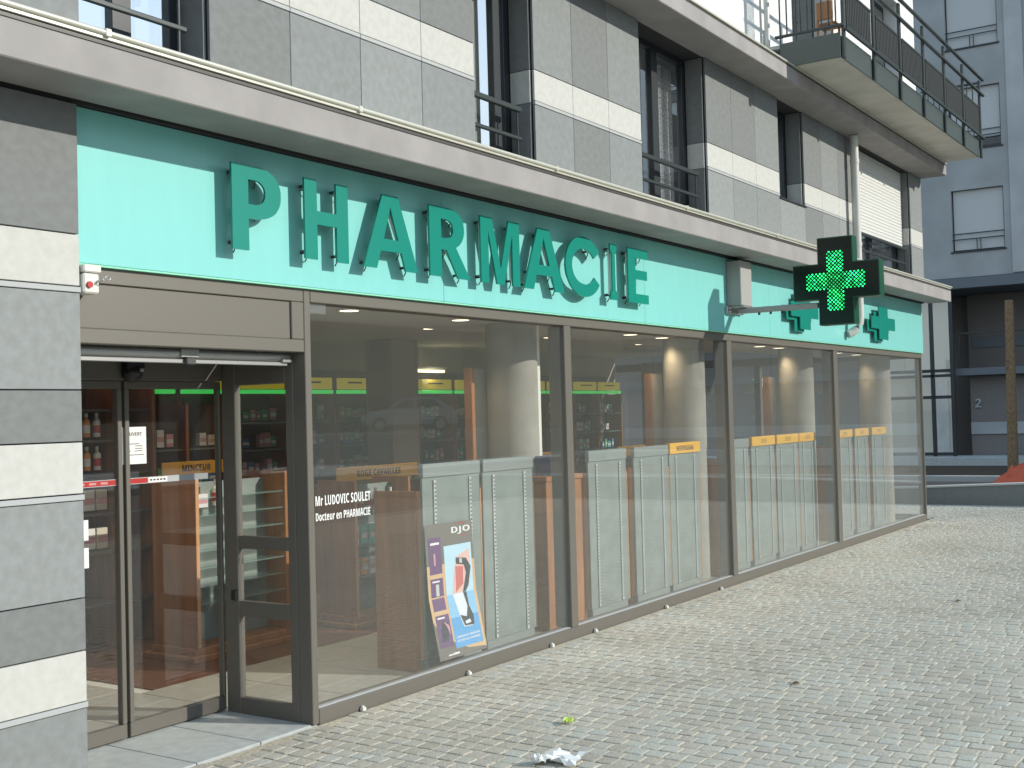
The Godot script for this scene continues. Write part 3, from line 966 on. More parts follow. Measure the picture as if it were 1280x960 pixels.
func cross_sign() -> void:
	var s := thing("cross_sign", "green pharmacy cross of lit LED dots on a grey bracket", "cross sign", Vector3(11.2, 2.75, 0.1))
	# wall box, base plate and arm
	bx(s, "bracket_box", 11.06, 11.34, 2.775, 3.222, 0.03, 0.185, M.grey_paint, 0.006)
	bx(s, "bracket_plate", 11.0, 11.40, 2.70, 2.774, 0.029, 0.06, M.steel, 0.004)
	bx(s, "bracket_plate", 11.08, 11.32, 2.755, 2.7735, 0.061, 0.20, M.steel, 0.003)
	for x in [11.03, 11.37]:
		for y in [2.715, 2.75]:
			bx(s, "bolt", x - 0.012, x + 0.012, y - 0.008, y + 0.008, 0.0605, 0.085, M.steel, 0.004)
	bx(s, "arm", 11.165, 11.235, 2.70, 2.7535, 0.10, 0.92, M.grey_paint, 0.006)
	for z in [0.30, 0.42, 0.54]:
		bx(s, "clip", 11.19, 11.21, 2.675, 2.6995, z, z + 0.02, M.wire, 0.003)
	# body of the cross in the y-z plane, facing along the street
	var zc := 1.115
	var yc := 2.945
	var R := 0.42
	var r := 0.172
	var body := begin()
	for q in [[-r, r, -R, R], [-R, -r, -r, r], [r, R, -r, r]]:
		add_box(body, Vector3(11.13, yc + q[2], zc + q[0]), Vector3(11.27, yc + q[3], zc + q[1]), 0.004)
	put(s, "cross_case", body.commit(), M.cross_case, Vector3.ZERO)
	for side in [-1.0, 1.0]:
		var face := begin()
		var x: float = 11.2 + side * 0.073
		var g := 0.012
		for q in [[-r + g, r - g, -R + g, R - g], [-R + g, -r + g, -r + g, r - g], [r - g, R - g, -r + g, r - g]]:
			add_box(face, Vector3(x - 0.0025, yc + q[2], zc + q[0]), Vector3(x + 0.0025, yc + q[3], zc + q[1]))
		put(s, "cross_screen", face.commit(), M.cross_face, Vector3.ZERO)
		var disc := SphereMesh.new()
		disc.radius = 0.0078
		disc.height = 0.0156
		disc.radial_segments = 6
		disc.rings = 3
		var sets := [[], [], []]
		var pitch := 0.0185
		var arm := 15
		var half := 3.5
		for i in range(-arm, arm + 1):
			for j in range(-arm, arm + 1):
				if (i + j) % 2 != 0:
					continue
				if absf(i) > half + 0.6 and absf(j) > half + 0.6:
					continue
				var u := rng.randf()
				var inner := absf(i) < 5 and absf(j) < 5
				var pick := 0
				if inner:
					pick = 2 if u < 0.75 else 1
				else:
					pick = 0 if u < 0.42 else (1 if u < 0.8 else 2)
				sets[pick].append(Vector3(11.2 + side * 0.077, yc + j * pitch, zc + i * pitch))
		for k in 3:
			var mm := MultiMesh.new()
			mm.transform_format = MultiMesh.TRANSFORM_3D
			mm.mesh = disc
			mm.instance_count = sets[k].size()
			for n in sets[k].size():
				mm.set_instance_transform(n, Transform3D(Basis(), sets[k][n] - s.position))
			var o := MultiMeshInstance3D.new()
			o.name = "led_light"
			o.multimesh = mm
			o.material_override = [M.led_bright, M.led_mid, M.led_dim][k]
			s.add_child(o, true)
			o.set_meta("kind", "stuff")


func small_fittings() -> void:
	var a := thing("alarm_box", "small white alarm box with a red button and a key at the stone pier", "alarm box", Vector3(3.53, 2.365, 0.05))
	bx(a, "alarm_case", 3.484, 3.572, 2.368, 2.463, 0.0, 0.10, M.white_plastic, 0.008)
	bx(a, "alarm_lid", 3.482, 3.580, 2.466, 2.503, 0.0, 0.106, M.white_plastic, 0.006)
	var btn := CylinderMesh.new()
	btn.top_radius = 0.015
	btn.bottom_radius = 0.016
	btn.height = 0.012
	var o := put(a, "red_button", btn, M.red_plastic, Vector3(3.512, 2.408, 0.105))
	o.rotation.x = PI / 2
	put(a, "key", tube([Vector3(3.556, 2.425, 0.10), Vector3(3.562, 2.432, 0.14)], 0.006, 8), M.steel, Vector3.ZERO)
	var ring := TorusMesh.new()
	ring.inner_radius = 0.008
	ring.outer_radius = 0.013
	put(a, "key_ring", ring, M.steel, Vector3(3.582, 2.44, 0.146)).rotation = Vector3(1.2, 0, 0.4)


# ---------------------------------------------------------------- inside the shop
func column(x: float, z: float, r: float, label: String, strip: bool) -> void:
	var c := thing("round_column", label, "column", Vector3(x, 0, z))
	put(c, "column_shaft", lathe([[r, 0.006], [r, 2.503]], 40), M.column, Vector3(x, 0, z))
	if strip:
		# bright far edge of the shaft, built as an added white strip
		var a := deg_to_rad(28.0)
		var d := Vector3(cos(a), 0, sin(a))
		bx(c, "bright_strip", x + d.x * r - 0.005, x + d.x * r + 0.05, 0.006, 2.503, z + d.z * r - 0.03, z + d.z * r + 0.03, M.white_strip, 0.006)

func interior() -> void:
	var fl := struct("shop_floor", Vector3(11, 0, -3))
	bx(fl, "floor_base", 5.10, 18.30, -0.06, -0.004, -5.25, -0.125, M.tile_joint, 0.0)
	bx(fl, "floor_base", 3.4, 5.099, -0.06, -0.004, -5.25, -0.78, M.tile_joint, 0.0)
	var k := 0
	var x := 3.315
	while x < 18.2:
		var z := -0.14 if x > 4.9 else -0.80
		for j in 4:
			var zb := z - 0.48
			if j == 3:
				zb = -5.2 if x < 5.0 else z
			if z - zb > 0.02:
				if j < 3 or x < 5.0:
					if j == 3:
						for q in 7:
							bx(fl, "floor_tile", x, minf(x + 0.592, 18.29), -0.0035, 0.004, z - 0.476 - q * 0.48, z - q * 0.48, M.tile, 0.001)
					else:
						bx(fl, "floor_tile", x, minf(x + 0.592, 18.29), -0.0035, 0.004, zb + 0.004, z, M.tile, 0.001)
			z -= 0.48
		x += 0.6
	bx(fl, "vinyl_floor", 5.222, 18.29, -0.0035, 0.005, -5.2, -1.582, M.vinyl, 0.0)
	var ce := struct("shop_ceiling", Vector3(11, 2.7, -3))
	bx(ce, "ceiling_board", 3.45, 18.30, 2.505, 2.55, -1.42, -0.125, M.ceiling, 0.0)
	bx(ce, "ceiling_board", 3.45, 18.30, 2.69, 2.72, -5.25, -1.40, M.ceiling, 0.0)
	bx(ce, "ceiling_step", 3.45, 18.30, 2.505, 2.70, -1.44, -1.421, M.ceiling, 0.0)
	var wl := struct("shop_walls", Vector3(11, 0, -5))
	bx(wl, "back_wall", 3.3, 18.30, 0.0, 2.72, -5.40, -5.22, M.inner_wall, 0.0)
	bx(wl, "end_wall", 3.25, 3.44, 0.0, 2.72, -5.4, -0.80, M.inner_wall, 0.0)
	# ceiling lamps
	for q in [[6.21, -0.68], [7.50, -0.67], [8.98, -0.68], [10.29, -0.66], [11.04, -0.69], [12.5, -0.69], [13.71, -0.70], [14.34, -0.70], [16.6, -0.70], [17.5, -0.71]]:
		recessed_lamp(q[0], 2.505, q[1], 0.6, "round recessed lamp glowing in the shop ceiling behind the window", "recessed ceiling lamps")
	for q in [[5.4, -1.9], [7.6, -2.9], [10.0, -2.9], [12.4, -2.9], [14.8, -2.9], [16.2, -2.6]]:  # unseen lamps, added to brighten the depth of the shop
		recessed_lamp(q[0], 2.69, q[1], 1.3, "unseen round lamp added in the higher ceiling to brighten the shop", "added lamps deep in the shop")
	# columns behind the glass
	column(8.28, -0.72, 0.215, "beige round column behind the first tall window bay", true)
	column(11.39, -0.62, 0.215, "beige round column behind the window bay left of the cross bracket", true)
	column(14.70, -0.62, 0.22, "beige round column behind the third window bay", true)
	column(17.92, -0.58, 0.23, "beige round column in the corner of the last window bay", false)
	column(16.9, -3.7, 0.25, "beige round column deep inside the shop", false)
	var sq := thing("square_pillar", "brown square pillar in the middle of the shop", "pillar", Vector3(11.2, 0, -4.4))
	bx(sq, "pillar_shaft", 10.95, 11.45, 0.006, 2.688, -4.62, -4.2, M.inner_wall, 0.01)
	# shelving along the back wall, each unit with a lit header
	var kinds := ["p_white", "p_cream", "p_teal", "p_pink", "p_white", "p_blue", "p_green", "p_cream"]
	for i in 14:
		var x0 := 6.75 + i * 0.80
		var x1 := x0 + 0.78
		var u := thing("wall_shelf", "dark wall shelf unit with a lit yellow and green header", "shelf", Vector3(x0 + 0.39, 0, -5.0), "shelf units along the back wall")
		bx(u, "shelf_back", x0, x1, 0.01, 2.35, -5.21, -5.19, M.shelf_dark, 0.0)
		for xx in [x0, x1 - 0.03]:
			bx(u, "upright", xx, xx + 0.03, 0.01, 2.05, -5.188, -4.90, M.counter, 0.003)
		for y in [0.45, 0.80, 1.12, 1.42, 1.72]:
			bx(u, "shelf_board", x0 + 0.032, x1 - 0.032, y, y + 0.02, -5.188, -4.92, M.shelf_glass if y > 1.0 else M.shelf_dark, 0.002)
		var h := bx(u, "header_sign", x0 + 0.06, x1 - 0.06, 2.115, 2.25, -4.96, -4.90, M.header_lamp if i > 0 else M.orange_lamp, 0.004)
		bx(h, "print_mark", x0 + 0.2, x1 - 0.2 - 0.06 * (i % 3), 2.185, 2.205, -4.899, -4.8975, M.ink, 0.0)
		bx(h, "green_lamp", x0 + 0.05, x1 - 0.05, 2.06, 2.105, -4.965, -4.89, M.green_lamp if i > 0 else M.orange_lamp, 0.006)
		for y in [1.14, 1.44, 1.74]:
			var px := x0 + 0.07
			while px < x1 - 0.14:
				var w := rng.randf_range(0.05, 0.10)
				var hh := rng.randf_range(0.09, 0.17)
				if rng.randf() < 0.72:
					var kd: String = kinds[rng.randi() % kinds.size()]
					product(px, y, -5.05, w, hh, kd, "%s medicine box on the %s shelf of the back wall units" % [kd.trim_prefix("p_"), {1.14: "lower", 1.44: "middle", 1.74: "upper"}[y]], "boxes on the back wall shelves")
				px += w + rng.randf_range(0.01, 0.05)
	bx_lamp(Vector3(12.6, 2.36, -4.9))
	# shelf with bottles just inside the door
	var s := thing("door_shelf", "tall shelf of bottles and boxes just inside the entrance", "shelf", Vector3(5.9, 0, -3.1))
	bx(s, "shelf_back", 5.3, 6.45, 0.01, 2.1, -3.42, -3.40, M.shelf_dark, 0.0)
	for xx in [5.3, 6.08, 6.42]:
		bx(s, "upright", xx, xx + 0.03, 0.01, 2.1, -3.398, -3.0, M.wood, 0.003)
	for y in [0.35, 0.75, 1.05, 1.36, 1.62, 1.86]:
		for q in [[5.332, 6.078], [6.112, 6.418]]:
			bx(s, "shelf_board", q[0], q[1], y, y + 0.02, -3.398, -3.02, M.shelf_dark, 0.002)
	bx(s, "header_sign", 5.33, 6.40, 2.06, 2.14, -3.05, -3.0, M.orange_lamp, 0.004)
	for y in [1.38, 1.64]:
		for j in 7:
			bottle(5.40 + j * 0.095, y, -3.12, 0.03, 0.19, ["p_white", "p_cream", "p_orange"][j % 3], "pale bottle on the tall shelf inside the entrance", "bottles on the entrance shelf")
	for y in [1.07, 0.77]:
		for j in 6:
			product(5.36 + j * 0.115, y, -3.12, 0.10, 0.16, ["p_white", "p_cream"][j % 2], "white box on the tall shelf inside the entrance", "boxes on the entrance shelf")
	# dark glass cabinet with the yellow sign
	var cb := thing("glass_cabinet", "dark brown cabinet with a yellow sign MINCEUR across it", "cabinet", Vector3(7.4, 0, -3.9))
	bx(cb, "cabinet_back", 6.95, 8.0, 0.01, 1.93, -4.22, -4.20, M.shelf_dark, 0.0)
	for xx in [6.95, 7.46, 7.97]:
		bx(cb, "upright", xx, xx + 0.035, 0.01, 1.93, -4.198, -3.8, M.counter, 0.003)
	for y in [0.4, 0.8, 1.15, 1.5]:
		for q in [[6.988, 7.457], [7.498, 7.967]]:
			bx(cb, "shelf_board", q[0], q[1], y, y + 0.015, -4.198, -3.83, M.shelf_glass, 0.002)
	var sg := bx(cb, "yellow_sign", 7.15, 7.95, 1.28, 1.40, -3.79, -3.77, M.yellow, 0.004)
	text(sg, "sign_word", "MINCEUR", 7.38, 7.72, 1.31, 1.37, -3.768, 0.002, M.ink)
	for y in [0.415, 0.815, 1.165, 1.515]:
		for j in 8:
			if (j + int(y * 10)) % 5 != 0:
				var kd: String = kinds[(j * 3 + int(y * 7)) % 8]
				product(7.01 + j * 0.108 + (0.07 if j > 3 else 0.0), y, -3.95, 0.08, [0.12, 0.10, 0.15][j % 3], kd, "small %s box in the brown cabinet with the MINCEUR sign" % kd.trim_prefix("p_"), "boxes in the brown cabinet")
	# low gondolas
	gondola(5.97, -2.0, 0.95, 0.48, 1.30, "wooden gondola with glass shelves seen through the sliding door")
	gondola(7.55, -1.85, 0.75, 0.42, 1.18, "wooden gondola of bottles behind the lettered window")
	for j in 3:
		bottle(6.13 + j * 0.13, 1.102, -2.10, 0.032, [0.10, 0.20, 0.17][j], ["p_white", "p_white", "p_teal"][j], "spray bottle on the glass shelf of the gondola by the door", "bottles on the door gondola")
	product(6.02, 1.102, -2.06, 0.10, 0.10, "p_white", "white and blue box on the glass shelf of the gondola by the door", "")
	for j in 6:
		bottle(7.64 + j * 0.1, 0.952, -1.95, 0.028, [0.16, 0.11, 0.18, 0.18, 0.12, 0.17][j], "p_white", "white bottle on the upper shelf of the gondola behind the lettered window", "bottles on the window gondola")
		product(7.60 + j * 0.11, 0.662, -1.95, 0.075, 0.15, ["p_white", "p_teal", "p_teal", "p_cream", "p_white", "p_teal"][j], "teal and white box on the middle shelf of the gondola behind the lettered window", "boxes on the window gondola")
		product(7.60 + j * 0.11, 0.402, -1.95, 0.075, 0.14, ["p_cream", "p_orange", "p_white", "p_teal", "p_cream", "p_white"][j], "cream box on the lower shelf of the gondola behind the lettered window", "lower boxes on the window gondola")
	# counters with yellow fronts
	for q in [[8.9, 10.3, -3.3, "ROGE CAVAILLES"], [12.2, 13.6, -3.3, ""], [14.6, 16.0, -3.2, ""]]:
		var c := thing("counter", "brown wooden sales counter with a yellow sign on its front", "counter", Vector3((q[0] + q[1]) / 2.0, 0, q[2]), "sales counters inside the shop")
		bx(c, "counter_body", q[0], q[1], 0.01, 1.05, q[2] - 0.5, q[2], M.counter, 0.005)
		bx(c, "counter_top", q[0] - 0.03, q[1] + 0.03, 1.052, 1.085, q[2] - 0.53, q[2] + 0.03, M.shelf_dark, 0.005)
		var y := bx(c, "yellow_sign", q[0] + 0.05, q[1] - 0.05, 1.12, 1.26, q[2] - 0.02, q[2], M.yellow, 0.004)
		if q[3]:
			text(y, "sign_word", q[3], q[0] + 0.35, q[1] - 0.35, 1.155, 1.225, q[2] + 0.002, 0.002, M.ink)
		bx(c, "sign_foot", q[0] + 0.1, q[0] + 0.13, 1.086, 1.119, q[2] - 0.018, q[2] - 0.004, M.shelf_dark, 0.002)
		bx(c, "sign_foot", q[1] - 0.13, q[1] - 0.1, 1.086, 1.119, q[2] - 0.018, q[2] - 0.004, M.shelf_dark, 0.002)

func recessed_lamp(x: float, y: float, z: float, energy: float, label: String, group: String) -> void:
	var l := thing("ceiling_lamp", label, "lamp", Vector3(x, y, z), group)
	put(l, "lamp_ring", lathe([[0.068, y - 0.008], [0.092, y - 0.0065], [0.092, y - 0.0005]], 20), M.white_plastic, Vector3(x, 0, z))
	put(l, "lamp_disc", lathe([[0.0, y - 0.011], [0.066, y - 0.009], [0.067, y - 0.004]], 20), M.lamp_disc, Vector3(x, 0, z))
	var sp := SpotLight3D.new()
	sp.name = "lamp_light"
	sp.light_energy = energy
	sp.light_color = Color(1.0, 0.90, 0.74)
	sp.light_size = 0.06
	sp.spot_angle = 65.0
	sp.spot_range = 9.0
	sp.spot_attenuation = 2.0
	sp.shadow_enabled = true
	l.add_child(sp)
	sp.position = Vector3(0, -0.03, 0)
	sp.rotation.x = -PI / 2

func bx_lamp(at: Vector3) -> void:
	var l := thing("tube_lamp", "bright fluorescent tube lamp hanging above the back wall shelves", "lamp", at)
	put(l, "lamp_tube", tube([at + Vector3(-0.30, 0, 0), at + Vector3(0.30, 0, 0)], 0.02, 10), M.lamp_bar, Vector3.ZERO)
	bx(l, "lamp_housing", at.x - 0.33, at.x + 0.33, at.y + 0.03, at.y + 0.06, at.z - 0.03, at.z + 0.03, M.white_plastic, 0.004)
	for x in [-0.25, 0.25]:
		bx(l, "lamp_hanger", at.x + x - 0.004, at.x + x + 0.004, at.y + 0.061, 2.69, at.z - 0.004, at.z + 0.004, M.steel, 0.0)
	var o := OmniLight3D.new()
	o.name = "tube_light"
	o.light_energy = 0.06
	o.light_color = Color(1.0, 0.95, 0.8)
	o.light_size = 0.1
	o.omni_range = 8.0
	o.shadow_enabled = true
	l.add_child(o)
	o.position = Vector3(0, -0.08, 0.05)

func product(x: float, y: float, z: float, w: float, h: float, kind: String, label: String, group: String) -> void:
	var t := thing("medicine_box", label, "box", Vector3(x + w / 2.0, y + 0.021, z), group)
	var hh := snappedf(h, 0.02)
	var ww := snappedf(w, 0.02)
	var o := put(t, "carton", box_mesh(Vector3(ww, hh, 0.06), 0.002), M[kind], Vector3(x + w / 2.0, y + 0.021 + hh / 2.0, z))
	put(o, "print_band", box_mesh(Vector3(ww * 0.9, hh * 0.3, 0.062), 0.0), M.p_pink if kind in ["p_white", "p_cream"] else M.p_white, Vector3(x + w / 2.0, y + 0.021 + hh * 0.45, z))

func bottle(x: float, y: float, z: float, r: float, h: float, kind: String, label: String, group: String) -> void:
	var t := thing("bottle", label, "bottle", Vector3(x, y + 0.021, z), group)
	var key := "bottle %.3f %.3f" % [r, h]
	if not box_cache.has(key):
		box_cache[key] = [lathe([[0.0, 0.0], [r, 0.002], [r, h * 0.66], [r * 0.45, h * 0.78], [r * 0.4, h * 0.84]], 14), lathe([[r * 0.5, h * 0.84], [r * 0.5, h * 0.99], [0.0, h]], 12), lathe([[r * 1.015, h * 0.18], [r * 1.015, h * 0.5]], 14)]
	var at := Vector3(x, y + 0.021, z)
	var o := put(t, "bottle_body", box_cache[key][0], M[kind], at)
	put(t, "bottle_cap", box_cache[key][1], M.p_white, at)
	put(o, "bottle_label", box_cache[key][2], M.p_red if kind == "p_white" else M.p_white, at)

func gondola(x: float, z: float, w: float, d: float, h: float, label: String) -> void:
	var g := thing("gondola", label, "shelf", Vector3(x + w / 2.0, 0, z - d / 2.0))
	bx(g, "plinth", x - 0.08, x + w + 0.05, 0.006, 0.05, z - d - 0.05, z + 0.05, M.wood, 0.004)
	bx(g, "plinth", x - 0.03, x + w, 0.051, 0.10, z - d, z + 0.01, M.wood, 0.004)
	var p := bx(g, "end_panel", x, x + 0.03, 0.101, h + 0.05, z - d, z, M.wood, 0.002)
	bx(p, "panel_edge", x, x + 0.03, 0.101, h + 0.05, z + 0.0005, z + 0.003, M.wood_edge, 0.0)
	bx(g, "end_panel", x + w - 0.03, x + w, 0.101, h + 0.05, z - d, z, M.wood, 0.002)
	bx(g, "back_panel", x + 0.031, x + w - 0.031, 0.101, h, z - d / 2.0 - 0.01, z - d / 2.0 + 0.01, M.board, 0.002)
	var y := 0.4
	while y < h - 0.05:
		bx(g, "glass_shelf", x + 0.032, x + w - 0.032, y + 0.008, y + 0.018, z - d / 2.0 + 0.012, z - 0.02, M.shelf_glass, 0.001)
		bx(g, "glass_shelf", x + 0.032, x + w - 0.032, y + 0.008, y + 0.018, z - d + 0.02, z - d / 2.0 - 0.012, M.shelf_glass, 0.001)
		y += 0.13


# ---------------------------------------------------------------- display boards behind the glass
func display(x0: float, x1: float, label: String, word: String, cap: bool, side: bool) -> void:
	var z := -0.26
	var d := thing("display_board", label, "display board", Vector3((x0 + x1) / 2.0, 0, z), "grey display boards behind the glass")
	var top := 1.36 if cap else 1.36
	bx(d, "board", x0, x1, 0.09, 1.33, z - 0.02, z, M.board, 0.003)
	bx(d, "board_foot", x0 + 0.02, x1 - 0.02, 0.006, 0.089, z - 0.06, z - 0.005, M.board_cap, 0.003)
	bx(d, "wood_side", x0 - 0.0, x0 + 0.022, 0.006, 1.24, z - 0.36, z - 0.062, M.wood, 0.003)
	bx(d, "wood_edge", x0 + 0.0, x0 + 0.022, 0.09, 1.24, z - 0.06, z - 0.022, M.wood_edge, 0.002)
	bx(d, "wood_side", x1 - 0.022, x1, 0.006, 1.24, z - 0.36, z - 0.062, M.wood, 0.003)
	bx(d, "wood_edge", x1 + 0.001, x1 + 0.014, 0.09, 1.22, z - 0.06, z + 0.002, M.wood_edge, 0.002)
	for xx in [x0 + 0.13, x1 - 0.13]:
		var r := bx(d, "slotted_rail", xx - 0.013, xx + 0.013, 0.10, 1.31, z + 0.0005, z + 0.012, M.slot_rail, 0.002)
		var slots := begin()
		var y := 0.13
		while y < 1.29:
			add_box(slots, Vector3(xx - 0.006, y, z + 0.0118), Vector3(xx + 0.008, y + 0.013, z + 0.0128))
			y += 0.028
		put(r, "rail_slots", slots.commit(), M.ink, Vector3.ZERO)
	if word == "":
		bx(d, "board_cap", x0, x1, 1.332, 1.425, z - 0.03, z + 0.008, M.board_cap, 0.003)
	else:
		var h := bx(d, "yellow_header", x0 - 0.005, x1 + 0.005, 1.332, 1.435, z - 0.03, z + 0.014, M.yellow, 0.003)
		if word == "NEUTROGENA":
			text(h, "header_word", word, x0 + 0.14, x1 - 0.15, 1.358, 1.406, z + 0.0145, 0.001, M.ink)
		else:
			# print too small to read in the photograph
			var mid := (x0 + x1) / 2.0
			var half := 0.09
			for k in 3:
				bx(h, "print_mark", mid - half + 0.01 * (k % 2), mid + half - 0.012 * (k % 2), 1.362 + k * 0.017, 1.371 + k * 0.017, z + 0.0143, z + 0.0149, M.print_brown, 0.0)
	if side:
		bx(d, "wood_panel", x0 - 0.02, x0 - 0.001, 0.006, 1.24, z - 0.42, z - 0.05, M.wood, 0.003)

func tall_board(x: float, label: String) -> void:
	var t := thing("tall_board", label, "board", Vector3(x + 0.15, 0, -0.9))
	bx(t, "wood_side", x, x + 0.045, 0.006, 2.14, -0.96, -0.88, M.wood, 0.003)
	bx(t, "board", x + 0.046, x + 0.32, 0.006, 2.14, -0.93, -0.90, M.column, 0.003)

func displays() -> void:
	display(6.44, 7.12, "grey slotted display board with the folded poster leaning before it", "", true, true)
	display(7.16, 7.84, "grey slotted display board next to the first round column", "", true, false)
	display(8.71, 9.38, "grey slotted display board beside the blue and white packs", "", true, true)
	display(9.53, 10.22, "plain grey display board left of the NEUTROGENA header", "", true, false)
	display(10.25, 10.92, "grey display board under the yellow NEUTROGENA header", "NEUTROGENA", false, false)
	display(11.50, 12.19, "plain grey display board in the bay under the cross bracket", "", true, false)
	display(12.27, 12.94, "grey board with a yellow header right of the plain board under the cross bracket", "marks", false, false)
	display(13.01, 13.70, "grey board between two yellow-headed boards in the bay of the cross sign", "marks", false, false)
	display(13.74, 14.30, "grey board with a yellow header next to the third round column", "marks", false, false)
	display(15.12, 15.74, "grey yellow-headed board next to the last mullion", "marks", false, false)
	display(15.86, 16.45, "grey board between two yellow-headed boards in the corner bay", "marks", false, false)
	display(16.62, 17.28, "grey yellow-headed board next to the corner column", "marks", false, false)
	tall_board(7.92, "tall wood-edged board left of the first round column")
	tall_board(11.13, "tall wood-edged board left of the column by the cross bracket")
	tall_board(14.42, "tall wood-edged board left of the third round column")
	# stacked blue and white packs beside the second bay's first board
	for k in 4:
		var p := thing("pack", "blue and white pack lying in a stack beside the second bay's mullion", "pack", Vector3(8.38, 1.245 + k * 0.04, -0.62), "stacked blue and white packs")
		bx(p, "pack_body", 8.26, 8.56, 1.245 + k * 0.04, 1.283 + k * 0.04, -0.50, -0.35, M.p_navy, 0.003)
		bx(p, "pack_print", 8.28, 8.54, 1.252 + k * 0.04, 1.268 + k * 0.04, -0.3495, -0.3485, M.p_white, 0.0)
	var lc := thing("low_cabinet", "brown wooden low cabinet under the blue and white packs", "cabinet", Vector3(8.35, 0, -0.5))
	bx(lc, "cabinet_body", 8.10, 8.66, 0.006, 1.20, -0.62, -0.30, M.wood, 0.003)
	bx(lc, "cabinet_top", 8.09, 8.67, 1.202, 1.243, -0.63, -0.29, M.wood, 0.003)
	# folded cardboard poster stand
	var s := thing("poster_stand", "folded cardboard poster stand showing a braced leg and the letters DJO", "poster", Vector3(6.66, 0.09, -0.15))
	var w := 0.55
	var low := 0.42
	var high := 0.50
	var lowt := 0.16   # slope of the lower half: it leans towards the glass at the bottom
	var x0 := 6.40
	# lower and upper leaf as boards of their own, turned about the fold
	var fold := Vector3(x0, 0.51, -0.20)
	for leaf in 2:
		var n := Node3D.new()
		n.name = "upper_leaf" if leaf == 1 else "lower_leaf"
		s.add_child(n)
		n.position = fold - s.position
		n.rotation.x = -0.05 if leaf == 1 else -lowt - 0.05
		var y0 := 0.0 if leaf == 1 else -low
		var y1 := high if leaf == 1 else 0.0
		poster_rect(n, "card", 0.0, w, y0, y1, 0.0, 0.004, M.poster_brown)
		if leaf == 1:
			poster_rect(n, "tan_field", 0.0, w, 0.0, 0.22, 0.0042, 0.0006, M.poster_tan)
			poster_rect(n, "sky_field", 0.20, w - 0.03, 0.0, 0.34, 0.005, 0.0006, M.poster_sky)
			poster_rect(n, "picture_card", 0.03, 0.17, 0.16, 0.41, 0.0052, 0.0006, M.poster_plum)
			poster_rect(n, "picture_card", 0.03, 0.17, 0.005, 0.13, 0.0052, 0.0006, M.poster_plum)
			poster_rect(n, "white_mark", 0.05, 0.15, 0.36, 0.375, 0.006, 0.0004, M.paper)
			poster_rect(n, "white_mark", 0.05, 0.13, 0.105, 0.115, 0.006, 0.0004, M.paper)
			poster_rect(n, "skin_mark", 0.08, 0.10, 0.22, 0.30, 0.006, 0.0004, M.p_pink)
			poster_rect(n, "silver_mark", 0.085, 0.12, 0.01, 0.09, 0.006, 0.0004, M.slot_rail)
			var t := text(n, "lettering", "DJO", 0.0, 0.22, 0.0, 0.055, 0.006, 0.001, M.paper)
			t.position += origin_of(n) + Vector3(0.30, 0.41, 0.0)
			poster_poly(n, "red_swoosh", [Vector2(0.33, 0.475), Vector2(0.42, 0.492), Vector2(0.49, 0.475), Vector2(0.42, 0.483)], 0.0062, M.red_plastic)
			poster_poly(n, "red_swoosh", [Vector2(0.36, 0.404), Vector2(0.44, 0.392), Vector2(0.50, 0.404), Vector2(0.44, 0.398)], 0.0062, M.red_plastic)
			poster_poly(n, "leg_skin", [Vector2(0.33, 0.25), Vector2(0.49, 0.30), Vector2(0.50, 0.20), Vector2(0.43, 0.08), Vector2(0.40, 0.002), Vector2(0.27, 0.002), Vector2(0.29, 0.10)], 0.0060, M.poster_skin)
			poster_poly(n, "muscle", [Vector2(0.32, 0.19), Vector2(0.41, 0.18), Vector2(0.40, 0.06), Vector2(0.31, 0.01)], 0.0066, M.poster_muscle)
			poster_poly(n, "brace", [Vector2(0.33, 0.25), Vector2(0.45, 0.235), Vector2(0.50, 0.17), Vector2(0.46, 0.04), Vector2(0.42, 0.002), Vector2(0.39, 0.002), Vector2(0.44, 0.13), Vector2(0.42, 0.19), Vector2(0.33, 0.205)], 0.0072, M.poster_black)
			poster_poly(n, "brace_shine", [Vector2(0.37, 0.24), Vector2(0.40, 0.237), Vector2(0.40, 0.205), Vector2(0.37, 0.207)], 0.0078, M.slot_rail)
		else:
			poster_poly(n, "tan_field", [Vector2(0.0, 0.0), Vector2(w, 0.0), Vector2(w, -0.40), Vector2(0.34, -0.38), Vector2(0.10, -0.28), Vector2(0.0, -0.16)], 0.0046, M.poster_tan)
			poster_rect(n, "blue_field", 0.20, w - 0.03, -0.365, -0.001, 0.005, 0.0006, M.poster_blue)
			poster_rect(n, "sky_field", 0.20, w - 0.03, -0.16, -0.0012, 0.0056, 0.0004, M.poster_mid)
			poster_rect(n, "picture_card", 0.03, 0.17, -0.09, -0.005, 0.0058, 0.0006, M.poster_plum)
			poster_rect(n, "picture_card", 0.03, 0.18, -0.34, -0.12, 0.0058, 0.0006, M.poster_plum)
			poster_rect(n, "white_mark", 0.05, 0.13, -0.145, -0.135, 0.0066, 0.0004, M.paper)
			poster_poly(n, "skin_mark", [Vector2(0.06, -0.30), Vector2(0.13, -0.30), Vector2(0.155, -0.18), Vector2(0.10, -0.16), Vector2(0.07, -0.22)], 0.0066, M.poster_black)
			poster_poly(n, "skin_mark", [Vector2(0.11, -0.165), Vector2(0.165, -0.20), Vector2(0.165, -0.27), Vector2(0.14, -0.21)], 0.0070, M.p_pink)
			poster_poly(n, "leg_silver", [Vector2(0.27, -0.001), Vector2(0.42, -0.001), Vector2(0.41, -0.10), Vector2(0.45, -0.17), Vector2(0.43, -0.24), Vector2(0.33, -0.235), Vector2(0.30, -0.14)], 0.0064, M.poster_silver)
			poster_poly(n, "brace", [Vector2(0.39, -0.001), Vector2(0.43, -0.001), Vector2(0.43, -0.10), Vector2(0.46, -0.17), Vector2(0.45, -0.235), Vector2(0.34, -0.23), Vector2(0.31, -0.15), Vector2(0.38, -0.17), Vector2(0.41, -0.10)], 0.0070, M.poster_black)
